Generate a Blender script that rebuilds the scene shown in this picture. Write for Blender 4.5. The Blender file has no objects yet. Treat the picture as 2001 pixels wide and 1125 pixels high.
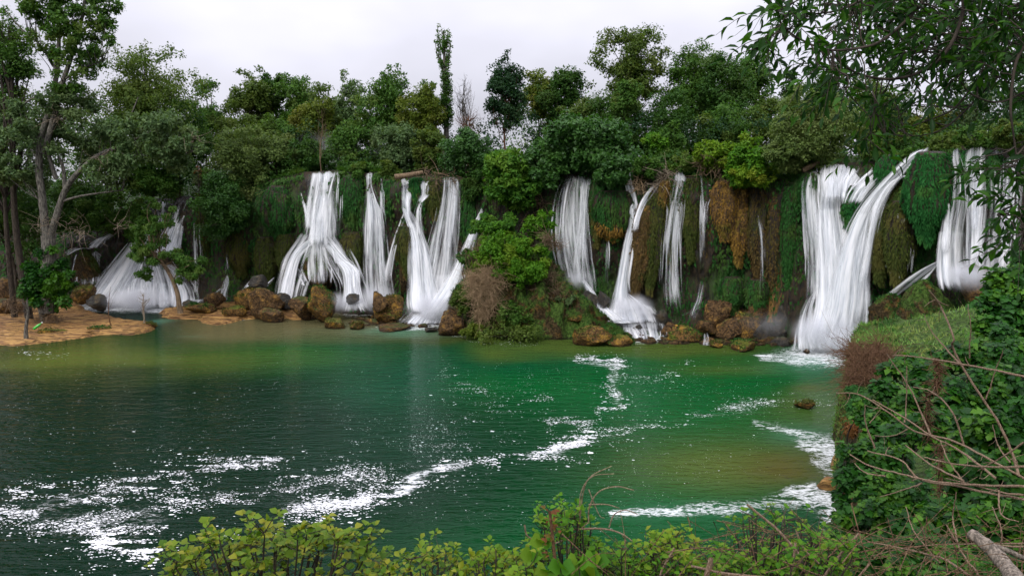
import bpy, math, random
import numpy as np
from mathutils import Vector
R = math.radians
SC = bpy.context.scene
COL = SC.collection
random.seed(7)

# ---------------------------------------------------------------- camera
CAMZ = 18.0
FPX = 1450.0
PITCH = math.atan(182.5 / FPX)
cam_d = bpy.data.cameras.new('camera')
cam_d.sensor_width = 36.0
cam_d.lens = 36.0 * FPX / 2001.0
cam_d.clip_start = 0.1
cam_d.clip_end = 3000.0
cam = bpy.data.objects.new('camera', cam_d)
cam.location = (0, 0, CAMZ)
cam.rotation_euler = (math.pi / 2 - PITCH, 0, 0)
COL.objects.link(cam)
SC.camera = cam

# ---------------------------------------------------------------- light
SC.view_settings.view_transform = 'Standard'
SC.view_settings.look = 'None'
SC.view_settings.exposure = 0.45
SC.view_settings.gamma = 1.0
SC.view_settings.use_curve_mapping = False
SC.cycles.max_bounces = 6
SC.cycles.diffuse_bounces = 3
SC.cycles.glossy_bounces = 2
SC.cycles.transmission_bounces = 3
SC.cycles.transparent_max_bounces = 40
SC.cycles.volume_bounces = 2
SC.cycles.use_denoising = True
SC.cycles.sample_clamp_indirect = 4.0
SC.cycles.caustics_reflective = False
SC.cycles.caustics_refractive = False
SC.cycles.use_adaptive_sampling = True
SC.cycles.adaptive_threshold = 0.02

SUN_EL, SUN_AZ = R(40), R(208)      # azimuth clockwise from +Y (north): behind the camera, a little to its left
world = bpy.data.worlds.new('World')
SC.world = world
world.use_nodes = True
nt = world.node_tree
nt.nodes.clear()
out = nt.nodes.new('ShaderNodeOutputWorld')
bg = nt.nodes.new('ShaderNodeBackground')
sky = nt.nodes.new('ShaderNodeTexSky')
sky.sky_type = 'NISHITA'
sky.sun_disc = False
sky.sun_elevation = SUN_EL
sky.sun_rotation = SUN_AZ
# an overcast deck: brightness rises from horizon to zenith as under a closed cloud cover, broken by faint cloud noise
tc = nt.nodes.new('ShaderNodeTexCoord')
sep = nt.nodes.new('ShaderNodeSeparateXYZ')
nt.links.new(tc.outputs['Generated'], sep.inputs[0])
mx = nt.nodes.new('ShaderNodeMath'); mx.operation = 'MAXIMUM'; mx.inputs[1].default_value = 0.0
nt.links.new(sep.outputs[2], mx.inputs[0])
ma = nt.nodes.new('ShaderNodeMath'); ma.operation = 'MULTIPLY_ADD'
ma.inputs[1].default_value = 14.0; ma.inputs[2].default_value = 4.0
nt.links.new(mx.outputs[0], ma.inputs[0])
nz = nt.nodes.new('ShaderNodeTexNoise'); nz.inputs['Scale'].default_value = 2.2; nz.inputs['Detail'].default_value = 4.0
mp = nt.nodes.new('ShaderNodeMapping'); mp.inputs['Scale'].default_value = (1, 1, 2.2)
nt.links.new(tc.outputs['Generated'], mp.inputs[0]); nt.links.new(mp.outputs[0], nz.inputs['Vector'])
nr = nt.nodes.new('ShaderNodeMapRange'); nr.inputs['From Min'].default_value = .3; nr.inputs['From Max'].default_value = .7
nr.inputs['To Min'].default_value = .80; nr.inputs['To Max'].default_value = 1.22
nt.links.new(nz.outputs['Fac'], nr.inputs['Value'])
mm = nt.nodes.new('ShaderNodeMath'); mm.operation = 'MULTIPLY'
nt.links.new(ma.outputs[0], mm.inputs[0]); nt.links.new(nr.outputs[0], mm.inputs[1])
vm = nt.nodes.new('ShaderNodeVectorMath'); vm.operation = 'SCALE'
vm.inputs[0].default_value = (0.975, 0.962, 1.085)
nt.links.new(mm.outputs[0], vm.inputs['Scale'])
mix = nt.nodes.new('ShaderNodeMixRGB'); mix.inputs[0].default_value = 0.94
nt.links.new(sky.outputs[0], mix.inputs[1]); nt.links.new(vm.outputs[0], mix.inputs[2])
nt.links.new(mix.outputs[0], bg.inputs[0])
bg.inputs[1].default_value = 0.1
nt.links.new(bg.outputs[0], out.inputs[0])

sun_d = bpy.data.lights.new('sun', 'SUN')
sun_d.energy = 1.5
sun_d.angle = R(14)
sun_d.color = (1.0, 0.97, 0.92)
sun = bpy.data.objects.new('sun', sun_d)
sdir = Vector((math.sin(SUN_AZ) * math.cos(SUN_EL), math.cos(SUN_AZ) * math.cos(SUN_EL), math.sin(SUN_EL)))
sun.rotation_euler = sdir.to_track_quat('Z', 'Y').to_euler()
sun.location = (0, 0, 80)
COL.objects.link(sun)

# ---------------------------------------------------------------- maths helpers
cp, sp_ = math.cos(PITCH), math.sin(PITCH)
rng = np.random.default_rng(11)

def P(px, py, D):
    """world point seen at photo pixel (px,py) standing at world depth D"""
    cx = (np.asarray(px, float) - 1000.5) / FPX
    cy = -(np.asarray(py, float) - 562.5) / FPX
    dy = cp + cy * sp_
    dz = -sp_ + cy * cp
    k = D / dy
    return np.stack(np.broadcast_arrays(cx * k, D + 0 * k, CAMZ + dz * k), -1)

def PW(px, py, z=0.0):
    cx = (np.asarray(px, float) - 1000.5) / FPX
    cy = -(np.asarray(py, float) - 562.5) / FPX
    dy = cp + cy * sp_
    dz = -sp_ + cy * cp
    k = (z - CAMZ) / dz
    return np.stack([cx * k, dy * k, 0 * k + z], -1)

def pix(p):
    """world -> photo pixel"""
    p = np.asarray(p, float)
    q = p - np.array([0, 0, CAMZ])
    f = q[..., 1] * cp - q[..., 2] * sp_
    u = q[..., 1] * sp_ + q[..., 2] * cp
    f = np.maximum(f, 1e-3)
    return 1000.5 + FPX * q[..., 0] / f, 562.5 - FPX * u / f

def ppm(D):
    return FPX / D

_H = np.random.default_rng(3).random(65536).astype(np.float32)
def vnoise(p):
    p = np.asarray(p, float)
    i = np.floor(p).astype(np.int64); f = p - i
    f = f * f * (3 - 2 * f)
    def h(a, b, c):
        n = (a * 73856093) ^ (b * 19349663) ^ (c * 83492791)
        return _H[n & 65535]
    x, y, z = i[..., 0], i[..., 1], i[..., 2]
    fx, fy, fz = f[..., 0], f[..., 1], f[..., 2]
    r = 0
    for dx in (0, 1):
        for dy in (0, 1):
            for dz in (0, 1):
                w = (fx if dx else 1 - fx) * (fy if dy else 1 - fy) * (fz if dz else 1 - fz)
                r = r + w * h(x + dx, y + dy, z + dz)
    return r * 2 - 1

def fbm(p, o=4, lac=2.03, g=.5):
    p = np.asarray(p, float); a = 1.; s = 0.; t = 0.
    for k in range(o):
        s = s + a * vnoise(p + 17.3 * k); t += a
        p = p * lac; a *= g
    return s / t

def sstep(a, b, x):
    t = np.clip((x - a) / (b - a), 0, 1)
    return t * t * (3 - 2 * t)

# ---------------------------------------------------------------- mesh helpers
def mesh_data(name, V, F, mat, attrs=None, uv=None, smooth=False):
    """V (n,3); F list of int arrays (m,k), k may differ between arrays"""
    if isinstance(F, np.ndarray): F = [F]
    F = [np.asarray(f, np.int32) for f in F if len(f)]
    me = bpy.data.meshes.new(name)
    V = np.asarray(V, np.float32)
    me.vertices.add(len(V)); me.vertices.foreach_set('co', V.ravel())
    loops = np.concatenate([f.ravel() for f in F])
    tot = np.concatenate([np.full(len(f), f.shape[1], np.int32) for f in F])
    start = np.concatenate([[0], np.cumsum(tot)[:-1]]).astype(np.int32)
    me.loops.add(len(loops)); me.loops.foreach_set('vertex_index', loops)
    me.polygons.add(len(tot)); me.polygons.foreach_set('loop_start', start)
    if smooth: me.polygons.foreach_set('use_smooth', np.ones(len(tot), bool))
    me.update(calc_edges=True)
    for k, a in (attrs or {}).items():
        a = np.asarray(a, np.float32)
        if a.ndim == 1:
            at = me.attributes.new(k, 'FLOAT', 'POINT'); at.data.foreach_set('value', a)
        else:
            at = me.attributes.new(k, 'FLOAT_COLOR', 'POINT')
            if a.shape[1] == 3: a = np.concatenate([a, np.ones((len(a), 1), np.float32)], 1)
            at.data.foreach_set('color', a.ravel())
    if uv is not None:
        l = me.uv_layers.new(name='flow'); l.data.foreach_set('uv', np.asarray(uv, np.float32)[loops].ravel())
    for m in (mat if isinstance(mat, (list, tuple)) else [mat]): me.materials.append(m)
    return me

def link(name, data, parent=None, loc=None):
    o = bpy.data.objects.new(name, data)
    COL.objects.link(o)
    if parent is not None: o.parent = parent
    if loc is not None: o.location = loc
    return o

def tag(o, label=None, cat=None, group=None, kind=None):
    if label: o['label'] = label
    if cat: o['category'] = cat
    if group: o['group'] = group
    if kind: o['kind'] = kind
    return o

def empty(name, loc, label, cat, group=None):
    o = bpy.data.objects.new(name, None)
    o.empty_display_size = .5
    COL.objects.link(o); o.location = [float(v) for v in loc]
    return tag(o, label, cat, group)

def part(name, V, F, mat, root, attrs=None, uv=None, smooth=False, kind=None):
    """mesh given in world coordinates, linked under root"""
    V = np.asarray(V, float)
    if root is not None: V = V - np.array(root.location)
    o = link(name, mesh_data(name, V, F, mat, attrs, uv, smooth), root)
    if kind: o['kind'] = kind
    return o

def grid_faces(nu, nv):
    i = np.arange(nu * nv).reshape(nu, nv)
    return np.stack([i[:-1, :-1], i[1:, :-1], i[1:, 1:], i[:-1, 1:]], -1).reshape(-1, 4)

def smoothline(pts, n):
    """Catmull-Rom resample of control points (m,k) to n"""
    p = np.asarray(pts, float)
    if len(p) == 2:
        t = np.linspace(0, 1, n)[:, None]; return p[0] * (1 - t) + p[1] * t
    q = np.vstack([2 * p[0] - p[1], p, 2 * p[-1] - p[-2]])
    s = np.linspace(0, len(p) - 1 - 1e-6, n); i = s.astype(int); t = (s - i)[:, None]
    a, b, c, d = q[i], q[i + 1], q[i + 2], q[i + 3]
    return .5 * ((2 * b) + (c - a) * t + (2 * a - 5 * b + 4 * c - d) * t ** 2 + (3 * b - a - 3 * c + d) * t ** 3)

def norm(v):
    return v / np.maximum(np.linalg.norm(v, axis=-1, keepdims=True), 1e-9)

class Tubes:
    def __init__(s): s.V = []; s.F = []; s.n = 0
    def add(s, pts, r0, r1, sides=5, rad=None, cap=False):
        p = np.asarray(pts, float); m = len(p)
        d = np.gradient(p, axis=0); d = norm(d)
        ref = np.array([0.13, .21, 1.]) if abs(d[:, 2]).mean() < .9 else np.array([1., .1, .2])
        a = norm(np.cross(d, ref)); b = np.cross(d, a)
        r = np.linspace(r0, r1, m) if rad is None else np.asarray(rad)
        th = np.arange(sides) * 2 * math.pi / sides
        ring = p[:, None] + r[:, None, None] * (a[:, None] * np.cos(th)[None, :, None] + b[:, None] * np.sin(th)[None, :, None])
        s.V.append(ring.reshape(-1, 3))
        i = np.arange(m * sides).reshape(m, sides) + s.n
        j = np.roll(i, -1, 1)
        s.F.append(np.stack([i[:-1], j[:-1], j[1:], i[1:]], -1).reshape(-1, 4))
        s.n += m * sides
    def get(s): return np.concatenate(s.V), np.concatenate(s.F)

def branch_pts(a, b, n=7, bend=.12, seed=0, sag=0.):
    r = np.random.default_rng(seed)
    a = np.asarray(a, float); b = np.asarray(b, float)
    L = np.linalg.norm(b - a)
    mids = [a]
    for t in (.35, .7):
        mids.append(a * (1 - t) + b * t + r.normal(0, bend * L * .5, 3) + np.array([0, 0, sag * L * 4 * t * (1 - t)]))
    mids.append(b)
    return smoothline(mids, n)

# leaf templates: (verts, tris) ; x = width, y = length, z = normal
T_DIA = (np.array([[-.50, .08, .05], [.54, .30, .10], [-.05, 1.08, -.05]], float), np.array([[0, 1, 2]]))      # far leaf or blade: one crooked triangle
T_TRI = (np.array([[-.5, 0, 0], [.5, 0, 0], [0, 1, .1]], float), np.array([[0, 1, 2]]))
_lv = np.array([[0, 0, 0], [.33, .3, .1], [0, .3, 0], [-.33, .3, .1], [.40, .58, .08], [0, .62, -.02], [-.40, .58, .08], [0, 1, -.12]], float)
T_LEAF = (_lv, np.array([[0, 1, 2], [0, 2, 3], [1, 4, 5], [1, 5, 2], [2, 5, 6], [2, 6, 3], [4, 7, 5], [5, 7, 6]]))
# three-lobed leaf (fig / ivy / maple)
_tv = np.array([[0, 0, 0], [.30, .05, .04], [.55, .38, .14], [.26, .42, .05], [.30, .72, .08], [0, 1, -.08],
                [-.30, .72, .08], [-.26, .42, .05], [-.55, .38, .14], [-.30, .05, .04], [0, .45, 0]], float)
T_LOBE = (_tv, np.array([[10, 0, 1], [10, 1, 2], [10, 2, 3], [10, 3, 4], [10, 4, 5], [10, 5, 6], [10, 6, 7], [10, 7, 8], [10, 8, 9], [10, 9, 0]]))

def stamp(T, pos, yd, zd, sc, wid=1.0):
    """place template at pos with length axis yd, normal ~zd, sizes sc -> V,F,nper"""
    tv, tf = T
    y = norm(yd); x = norm(np.cross(y, zd)); z = np.cross(x, y)
    sc = np.broadcast_to(np.asarray(sc, float), (len(pos),))
    V = pos[:, None] + sc[:, None, None] * (x[:, None] * (tv[None, :, 0, None] * wid) + y[:, None] * tv[None, :, 1, None] + z[:, None] * tv[None, :, 2, None])
    n = len(tv)
    F = (tf[None] + (np.arange(len(pos)) * n)[:, None, None]).reshape(-1, tf.shape[1])
    return V.reshape(-1, 3), F, n

def rdir(n, r=None):
    r = r or rng
    return norm(r.normal(size=(n, 3)))
# ---------------------------------------------------------------- materials
class NT:
    def __init__(s, name):
        s.m = bpy.data.materials.new(name); s.m.use_nodes = True
        s.t = s.m.node_tree; s.t.nodes.clear()
        s.out = s.t.nodes.new('ShaderNodeOutputMaterial')
    def n(s, typ, **k):
        nd = s.t.nodes.new(typ)
        for a, b in k.items():
            if a in nd.inputs.keys() if hasattr(nd.inputs, 'keys') else False: nd.inputs[a].default_value = b
            else: setattr(nd, a, b)
        return nd
    def l(s, a, b): s.t.links.new(a, b)
    def attr(s, name, col=False):
        nd = s.t.nodes.new('ShaderNodeAttribute'); nd.attribute_name = name
        return nd.outputs['Color' if col else 'Fac']
    def math(s, op, a, b=None, c=None, clamp=False):
        nd = s.t.nodes.new('ShaderNodeMath'); nd.operation = op; nd.use_clamp = clamp
        for i, v in enumerate((a, b, c)):
            if v is None: continue
            if isinstance(v, (int, float)): nd.inputs[i].default_value = v
            else: s.l(v, nd.inputs[i])
        return nd.outputs[0]
    def rng(s, v, a, b, c=0., d=1.):
        nd = s.t.nodes.new('ShaderNodeMapRange'); nd.interpolation_type = 'SMOOTHSTEP'
        s.l(v, nd.inputs[0])
        for i, q in enumerate((a, b, c, d)): nd.inputs[i + 1].default_value = q
        return nd.outputs[0]
    def noise(s, vec, scale, detail=4., rough=.55, scl=None):
        if scl is not None:
            mp = s.t.nodes.new('ShaderNodeMapping'); mp.inputs['Scale'].default_value = scl
            s.l(vec, mp.inputs[0]); vec = mp.outputs[0]
        nd = s.t.nodes.new('ShaderNodeTexNoise')
        nd.inputs['Scale'].default_value = scale; nd.inputs['Detail'].default_value = detail; nd.inputs['Roughness'].default_value = rough
        s.l(vec, nd.inputs['Vector'])
        return nd.outputs['Fac']
    def mix(s, f, a, b, mode='MIX'):
        nd = s.t.nodes.new('ShaderNodeMixRGB'); nd.blend_type = mode
        for i, v in enumerate((f, a, b)):
            if isinstance(v, (int, float)): nd.inputs[i].default_value = v
            elif isinstance(v, tuple): nd.inputs[i].default_value = (*v, 1.)
            else: s.l(v, nd.inputs[i])
        return nd.outputs[0]
    def bump(s, h, strength=.5, dist=.1):
        nd = s.t.nodes.new('ShaderNodeBump'); nd.inputs['Strength'].default_value = strength; nd.inputs['Distance'].default_value = dist
        s.l(h, nd.inputs['Height']); return nd.outputs[0]
    def pos(s):
        return s.t.nodes.new('ShaderNodeNewGeometry').outputs['Position']
    def pbsdf(s, col, rough=.7, spec=.3, normal=None):
        nd = s.t.nodes.new('ShaderNodeBsdfPrincipled')
        if isinstance(col, tuple): nd.inputs['Base Color'].default_value = (*col, 1.)
        else: s.l(col, nd.inputs['Base Color'])
        if isinstance(rough, float): nd.inputs['Roughness'].default_value = rough
        else: s.l(rough, nd.inputs['Roughness'])
        nd.inputs['Specular IOR Level'].default_value = spec
        if normal is not None: s.l(normal, nd.inputs['Normal'])
        return nd.outputs[0]
    def fin(s, sh):
        s.l(sh, s.out.inputs['Surface']); return s.m

def leaf_mat(name, a, b, c=None, rough=.6, spec=.14, trans=.35):
    """a..b per-leaf variation, c = colour of the odd clump"""
    t = NT(name)
    col = t.mix(t.attr('rnd'), a, b)
    if c is not None: col = t.mix(t.rng(t.attr('cl'), .45, 1.), col, c)
    d = t.pbsdf(col, rough, spec)
    tr = t.n('ShaderNodeBsdfTranslucent')
    t.l(t.mix(.5, col, (.30, .36, .03), 'MULTIPLY') if False else t.mix(1., col, (1.25, 1.3, .55), 'MULTIPLY'), tr.inputs[0])
    ms = t.n('ShaderNodeMixShader'); ms.inputs[0].default_value = trans
    t.l(d, ms.inputs[1]); t.l(tr.outputs[0], ms.inputs[2])
    return t.fin(ms.outputs[0])

def bark_mat(name, a, b, scale=3.):
    t = NT(name); p = t.pos()
    n = t.noise(p, scale, 5., .6, (3., 3., .5))
    col = t.mix(t.rng(n, .35, .65), a, b)
    return t.fin(t.pbsdf(col, .85, .2, t.bump(n, .6, .05)))

LEAF = {
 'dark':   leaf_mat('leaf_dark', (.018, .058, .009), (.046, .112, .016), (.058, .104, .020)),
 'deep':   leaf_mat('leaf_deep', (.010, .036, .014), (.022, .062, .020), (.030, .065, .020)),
 'mid':    leaf_mat('leaf_mid', (.030, .088, .012), (.076, .160, .024), (.098, .150, .028)),
 'olive':  leaf_mat('leaf_olive', (.040, .080, .012), (.095, .145, .024), (.105, .140, .026)),
 'grey':   leaf_mat('leaf_grey', (.055, .108, .038), (.120, .185, .072), (.105, .150, .052)),
 'willow': leaf_mat('leaf_willow', (.060, .105, .026), (.135, .195, .048), (.110, .140, .040)),
 'yellow': leaf_mat('leaf_yellow', (.060, .100, .010), (.125, .165, .020), (.130, .140, .024)),
 'figb':   leaf_mat('leaf_fig_bright', (.026, .095, .010), (.075, .185, .018), (.110, .210, .022)),
 'bright': leaf_mat('leaf_bright', (.034, .120, .006), (.090, .220, .012), (.140, .220, .016)),
 'fig':    leaf_mat('leaf_fig', (.020, .070, .012), (.050, .135, .022), (.070, .170, .030), .5, .3),
 'lime':   leaf_mat('leaf_lime', (.065, .150, .008), (.150, .250, .014), (.190, .220, .020)),
 'hang':   leaf_mat('leaf_hanging_tree', (.006, .028, .004), (.018, .066, .007), (.045, .130, .012), .5, .16, .40),
 'ivy':    leaf_mat('leaf_ivy', (.005, .034, .004), (.022, .105, .007), (.085, .210, .014), .5, .2),
 'shrub':  leaf_mat('leaf_fig_shrub', (.050, .120, .006), (.140, .220, .010), (.240, .240, .018), .5, .2),
 'rust':   leaf_mat('leaf_rust', (.110, .040, .014), (.220, .095, .030), (.090, .090, .016)),
 'red':    leaf_mat('leaf_red', (.300, .060, .030), (.420, .110, .060)),
}
MOSS = {
 'moss':  leaf_mat('moss_green', (.014, .060, .012), (.034, .115, .024), (.055, .110, .022), .8, .1, .2),
 'lush':  leaf_mat('moss_lush', (.010, .070, .014), (.026, .125, .028), (.040, .120, .022), .8, .1, .2),
 'olive': leaf_mat('moss_olive', (.032, .050, .010), (.070, .086, .018), (.090, .085, .022), .8, .1, .2),
 'ochre': leaf_mat('moss_ochre', (.105, .060, .012), (.260, .150, .030), (.085, .085, .018), .8, .1, .1),
 'brown': leaf_mat('moss_brown', (.052, .036, .012), (.115, .078, .026), (.050, .055, .014), .8, .1, .1),
 'tuft':  leaf_mat('grass_tuft', (.080, .190, .030), (.190, .330, .085), (.230, .270, .080), .7, .15, .25),
}
BARK = bark_mat('bark_grey', (.030, .028, .024), (.160, .148, .122))
BARKD = bark_mat('bark_dark', (.020, .016, .012), (.060, .048, .036))
BARKB = bark_mat('bark_brown', (.090, .060, .035), (.200, .140, .085), 2.)
BARKR = bark_mat('bark_red', (.060, .030, .018), (.140, .070, .040))
TWIGT = bark_mat('twig_tan', (.190, .125, .065), (.460, .330, .200), 30.)
TWIGN = bark_mat('twig_near', (.120, .070, .042), (.360, .260, .180), 60.)
TWIGM = bark_mat('twig_mat', (.060, .032, .018), (.230, .140, .080), 30.)
TWIGB = bark_mat('twig_brown', (.075, .038, .020), (.190, .105, .055), 60.)
TWIGP = bark_mat('twig_pale', (.140, .105, .070), (.330, .270, .195), 4.)

def rock_mat(name, base, dark, moss, ochre, mossy=.5, wet=.35):
    t = NT(name); p = t.pos()
    n1 = t.noise(p, .9, 6., .65)
    n2 = t.noise(p, 4.5, 6., .7)
    n3 = t.noise(p, .55, 4., .6)
    geo = t.n('ShaderNodeNewGeometry')
    sp = t.n('ShaderNodeSeparateXYZ'); t.l(geo.outputs['Normal'], sp.inputs[0])
    col = t.mix(t.rng(n2, .35, .62), dark, base)
    col = t.mix(t.rng(n1, .5, .66), col, ochre)
    up = t.math('ADD', t.math('MULTIPLY', sp.outputs[2], .30), t.math('ADD', t.math('MULTIPLY', n3, .9), t.math('MULTIPLY', n2, .25)))
    mk = t.rng(up, 1.02 - mossy * .55, 1.14 - mossy * .55)
    n4 = t.noise(p, 1.7, 5., .65)
    crev = t.math('ABSOLUTE', t.math('SUBTRACT', n4, .5))
    n5 = t.noise(p, 11., 3., .7)
    mossc = t.mix(t.rng(n5, .35, .65), moss, tuple(v * 2.1 for v in moss))
    col = t.mix(mk, col, mossc)
    col = t.mix(t.rng(crev, .0, .035, .75, 0.), col, tuple(v * .5 for v in dark))
    pz = t.n('ShaderNodeSeparateXYZ'); t.l(p, pz.inputs[0])       # wet band at the waterline
    col = t.mix(t.rng(t.math('ADD', pz.outputs[2], t.math('MULTIPLY', n2, .5)), .38, .66, .72, 0.), col, tuple(v * .8 for v in dark))
    h = t.math('ADD', t.math('ADD', t.math('MULTIPLY', n1, .5), n2), t.math('ADD', t.math('MULTIPLY', n5, .25), t.rng(crev, .0, .05, -.35, 0.)))
    return t.fin(t.pbsdf(col, t.rng(n1, .3, .7, .45, .85), wet, t.bump(h, .9, .25)))

ROCK = rock_mat('tufa_rock', (.200, .108, .028), (.030, .018, .008), (.070, .080, .009), (.340, .190, .030), .45, .2)
ROCKB = rock_mat('brown_rock', (.150, .084, .032), (.020, .013, .007), (.040, .046, .009), (.260, .145, .038), .38, .2)
ROCKD = rock_mat('wet_dark_rock', (.042, .034, .022), (.009, .008, .006), (.018, .034, .010), (.100, .070, .030), .4, .6)
BANK = rock_mat('bank_tufa', (.330, .185, .055), (.085, .042, .016), (.130, .110, .028), (.420, .250, .085), .12)
MOUND = rock_mat('mound_earth', (.090, .060, .026), (.018, .016, .008), (.038, .070, .012), (.150, .085, .026), .72, .1)
TUFA = rock_mat('ochre_tufa', (.170, .088, .022), (.026, .015, .006), (.050, .070, .010), (.330, .180, .035), .30, .4)
_t = NT('bank_tufa_layers'); _p = _t.pos()
_a = _t.noise(_p, 1., 6., .65, (.35, 1.5, 4.)); _b = _t.noise(_p, 5., 5., .7); _c = _t.noise(_p, 1., 5., .6, (.22, 1.1, 3.))
_col = _t.mix(_t.rng(_a, .38, .62), (.150, .070, .024), (.380, .215, .065)); _col = _t.mix(_t.rng(_b, .55, .75, 0., .6), _col, (.090, .075, .018))
_cr = _t.math('ABSOLUTE', _t.math('SUBTRACT', _c, .5)); _col = _t.mix(_t.rng(_cr, .0, .022, .85, 0.), _col, (.020, .012, .006))
BANK = _t.fin(_t.pbsdf(_col, .65, .3, _t.bump(_t.math('ADD', _t.math('ADD', _a, _t.math('MULTIPLY', _b, .3)), _t.rng(_cr, .0, .03, -.5, 0.)), 1., .22)))
SOIL = rock_mat('forest_soil', (.030, .026, .014), (.010, .010, .006), (.018, .034, .008), (.045, .034, .016), .6, .1)

def cliff_mat():
    t = NT('wet_tufa_cliff'); p = t.pos()
    n1 = t.noise(p, .55, 6., .62, (1., 1., .35))
    n2 = t.noise(p, 2.6, 6., .7, (1., 1., .3))
    n3 = t.noise(p, 9., 4., .7)
    col = t.mix(t.rng(n2, .36, .64), (.006, .005, .004), (.046, .030, .014))
    col = t.mix(t.rng(n1, .52, .66), col, (.020, .034, .008))
    mo = t.rng(t.math('ADD', t.attr('moss'), t.math('MULTIPLY', n2, .7)), .72, 1.05)
    col = t.mix(mo, col, t.mix(t.rng(n3, .3, .7), (.018, .055, .010), (.048, .105, .018)))
    oc = t.rng(t.math('ADD', t.attr('ochre'), t.math('MULTIPLY', n2, .8)), .80, 1.05)
    col = t.mix(oc, col, t.mix(t.rng(n3, .3, .7), (.110, .055, .016), (.300, .165, .040)))
    h = t.math('ADD', n2, t.math('MULTIPLY', n3, .4))
    return t.fin(t.pbsdf(col, t.rng(n2, .3, .7, .4, .9), .35, t.bump(h, 1., .3)))
CLIFF = cliff_mat()

def fall_mat():
    """long-exposure falling water: white aerated threads with dark gaps, drawn along the flow (uv: metres across, metres down)"""
    t = NT('falling_water')
    uv = t.n('ShaderNodeUVMap'); uv.uv_map = 'flow'
    a = t.noise(uv.outputs[0], 1., 3., .55, (.5, .05, 1.))
    b = t.noise(uv.outputs[0], 1., 4., .6, (1.6, .075, 1.))
    c = t.noise(uv.outputs[0], 1., 3., .6, (4.2, .2, 1.))
    s = t.math('ADD', t.math('ADD', t.math('MULTIPLY', a, .36), t.math('MULTIPLY', b, .46)), t.math('MULTIPLY', c, .18))
    s = t.math('ADD', t.math('MULTIPLY', s, 5.2), -2.12)
    v = t.math('ADD', s, t.attr('dens'))
    al = t.rng(v, .55, 1.72)
    al = t.math('MULTIPLY', al, t.rng(t.attr('dens'), 0.0, .18))
    al = t.math('MULTIPLY', al, .97)
    shade = t.rng(t.math('ADD', t.math('MULTIPLY', b, .6), t.math('MULTIPLY', c, .4)), .32, .62)
    col = t.mix(shade, (.56, .61, .67), (.95, .955, .965))
    d = t.n('ShaderNodeBsdfDiffuse'); t.l(col, d.inputs[0])
    hn = t.bump(t.math('ADD', b, t.math('MULTIPLY', a, .7)), .5, .35); t.l(hn, d.inputs['Normal'])
    tr = t.n('ShaderNodeBsdfTranslucent'); t.l(col, tr.inputs[0])
    m = t.n('ShaderNodeMixShader'); m.inputs[0].default_value = .30
    t.l(d.outputs[0], m.inputs[1]); t.l(tr.outputs[0], m.inputs[2])
    tp = t.n('ShaderNodeBsdfTransparent')
    m2 = t.n('ShaderNodeMixShader'); t.l(al, m2.inputs[0]); t.l(tp.outputs[0], m2.inputs[1]); t.l(m.outputs[0], m2.inputs[2])
    return t.fin(m2.outputs[0])
FALL = fall_mat()

def water_mat():
    t = NT('pool_water'); p = t.pos()
    col = t.attr('tint', True)
    # fine structure of the froth carried on the water
    wp = t.n('ShaderNodeVectorMath'); wp.operation = 'MULTIPLY_ADD'; t.l(p, wp.inputs[0]); wp.inputs[1].default_value = (.9, 1.9, 1.)
    wn = t.n('ShaderNodeTexNoise'); wn.inputs['Scale'].default_value = .5; wn.inputs['Detail'].default_value = 2.; t.l(p, wn.inputs['Vector'])
    ws = t.n('ShaderNodeVectorMath'); ws.operation = 'SCALE'; t.l(wn.outputs['Color'], ws.inputs[0]); ws.inputs['Scale'].default_value = 2.2; t.l(ws.outputs[0], wp.inputs[2])
    w1 = t.math('ABSOLUTE', t.math('SUBTRACT', t.noise(wp.outputs[0], .9, 5., .6), .5))
    w2 = t.noise(p, 4.5, 4., .7, (1., 1.5, 1.))
    f = t.math('SUBTRACT', t.math('ADD', t.attr('foam'), t.math('MULTIPLY', t.math('SUBTRACT', w2, .5), 1.5)), t.math('MULTIPLY', w1, 4.2))
    fo = t.math('MULTIPLY', t.rng(f, .08, .78), .93)
    fo = t.math('MULTIPLY', fo, t.rng(t.attr('foam'), .10, .40))
    n1 = t.noise(p, 1., 3., .5, (.42, 1.15, 1.))
    n2 = t.noise(p, 1., 3., .55, (1.3, 3.0, 1.))
    h = t.math('ADD', t.math('MULTIPLY', n1, .6), t.math('MULTIPLY', n2, .35))
    h = t.math('ADD', h, t.math('MULTIPLY', fo, .12))
    bp = t.bump(h, .85, .40)
    df = t.n('ShaderNodeBsdfDiffuse'); t.l(col, df.inputs[0])
    gl = t.n('ShaderNodeBsdfGlossy'); gl.inputs['Roughness'].default_value = .07; t.l(bp, gl.inputs['Normal'])
    fr = t.n('ShaderNodeFresnel'); fr.inputs['IOR'].default_value = 1.33; t.l(bp, fr.inputs['Normal'])
    sh = t.n('ShaderNodeMixShader'); t.l(t.math('MULTIPLY', fr.outputs[0], .46), sh.inputs[0]); t.l(df.outputs[0], sh.inputs[1]); t.l(gl.outputs[0], sh.inputs[2])
    fd = t.pbsdf((.80, .82, .83), .8, .1, t.bump(w2, .6, .15))
    m = t.n('ShaderNodeMixShader'); t.l(fo, m.inputs[0]); t.l(sh.outputs[0], m.inputs[1]); t.l(fd, m.inputs[2])
    return t.fin(m.outputs[0])
WATER = water_mat()
FOAM = NT('foam_white'); FOAM = FOAM.fin(FOAM.pbsdf((.72, .73, .74), .7, .2))
_t = NT('bottle_plastic'); BOTTLE = _t.fin(_t.pbsdf((.05, .42, .05), .25, .5))
_t = NT('bottle_label'); CAPW = _t.fin(_t.pbsdf((.75, .78, .75), .4, .4))
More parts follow.
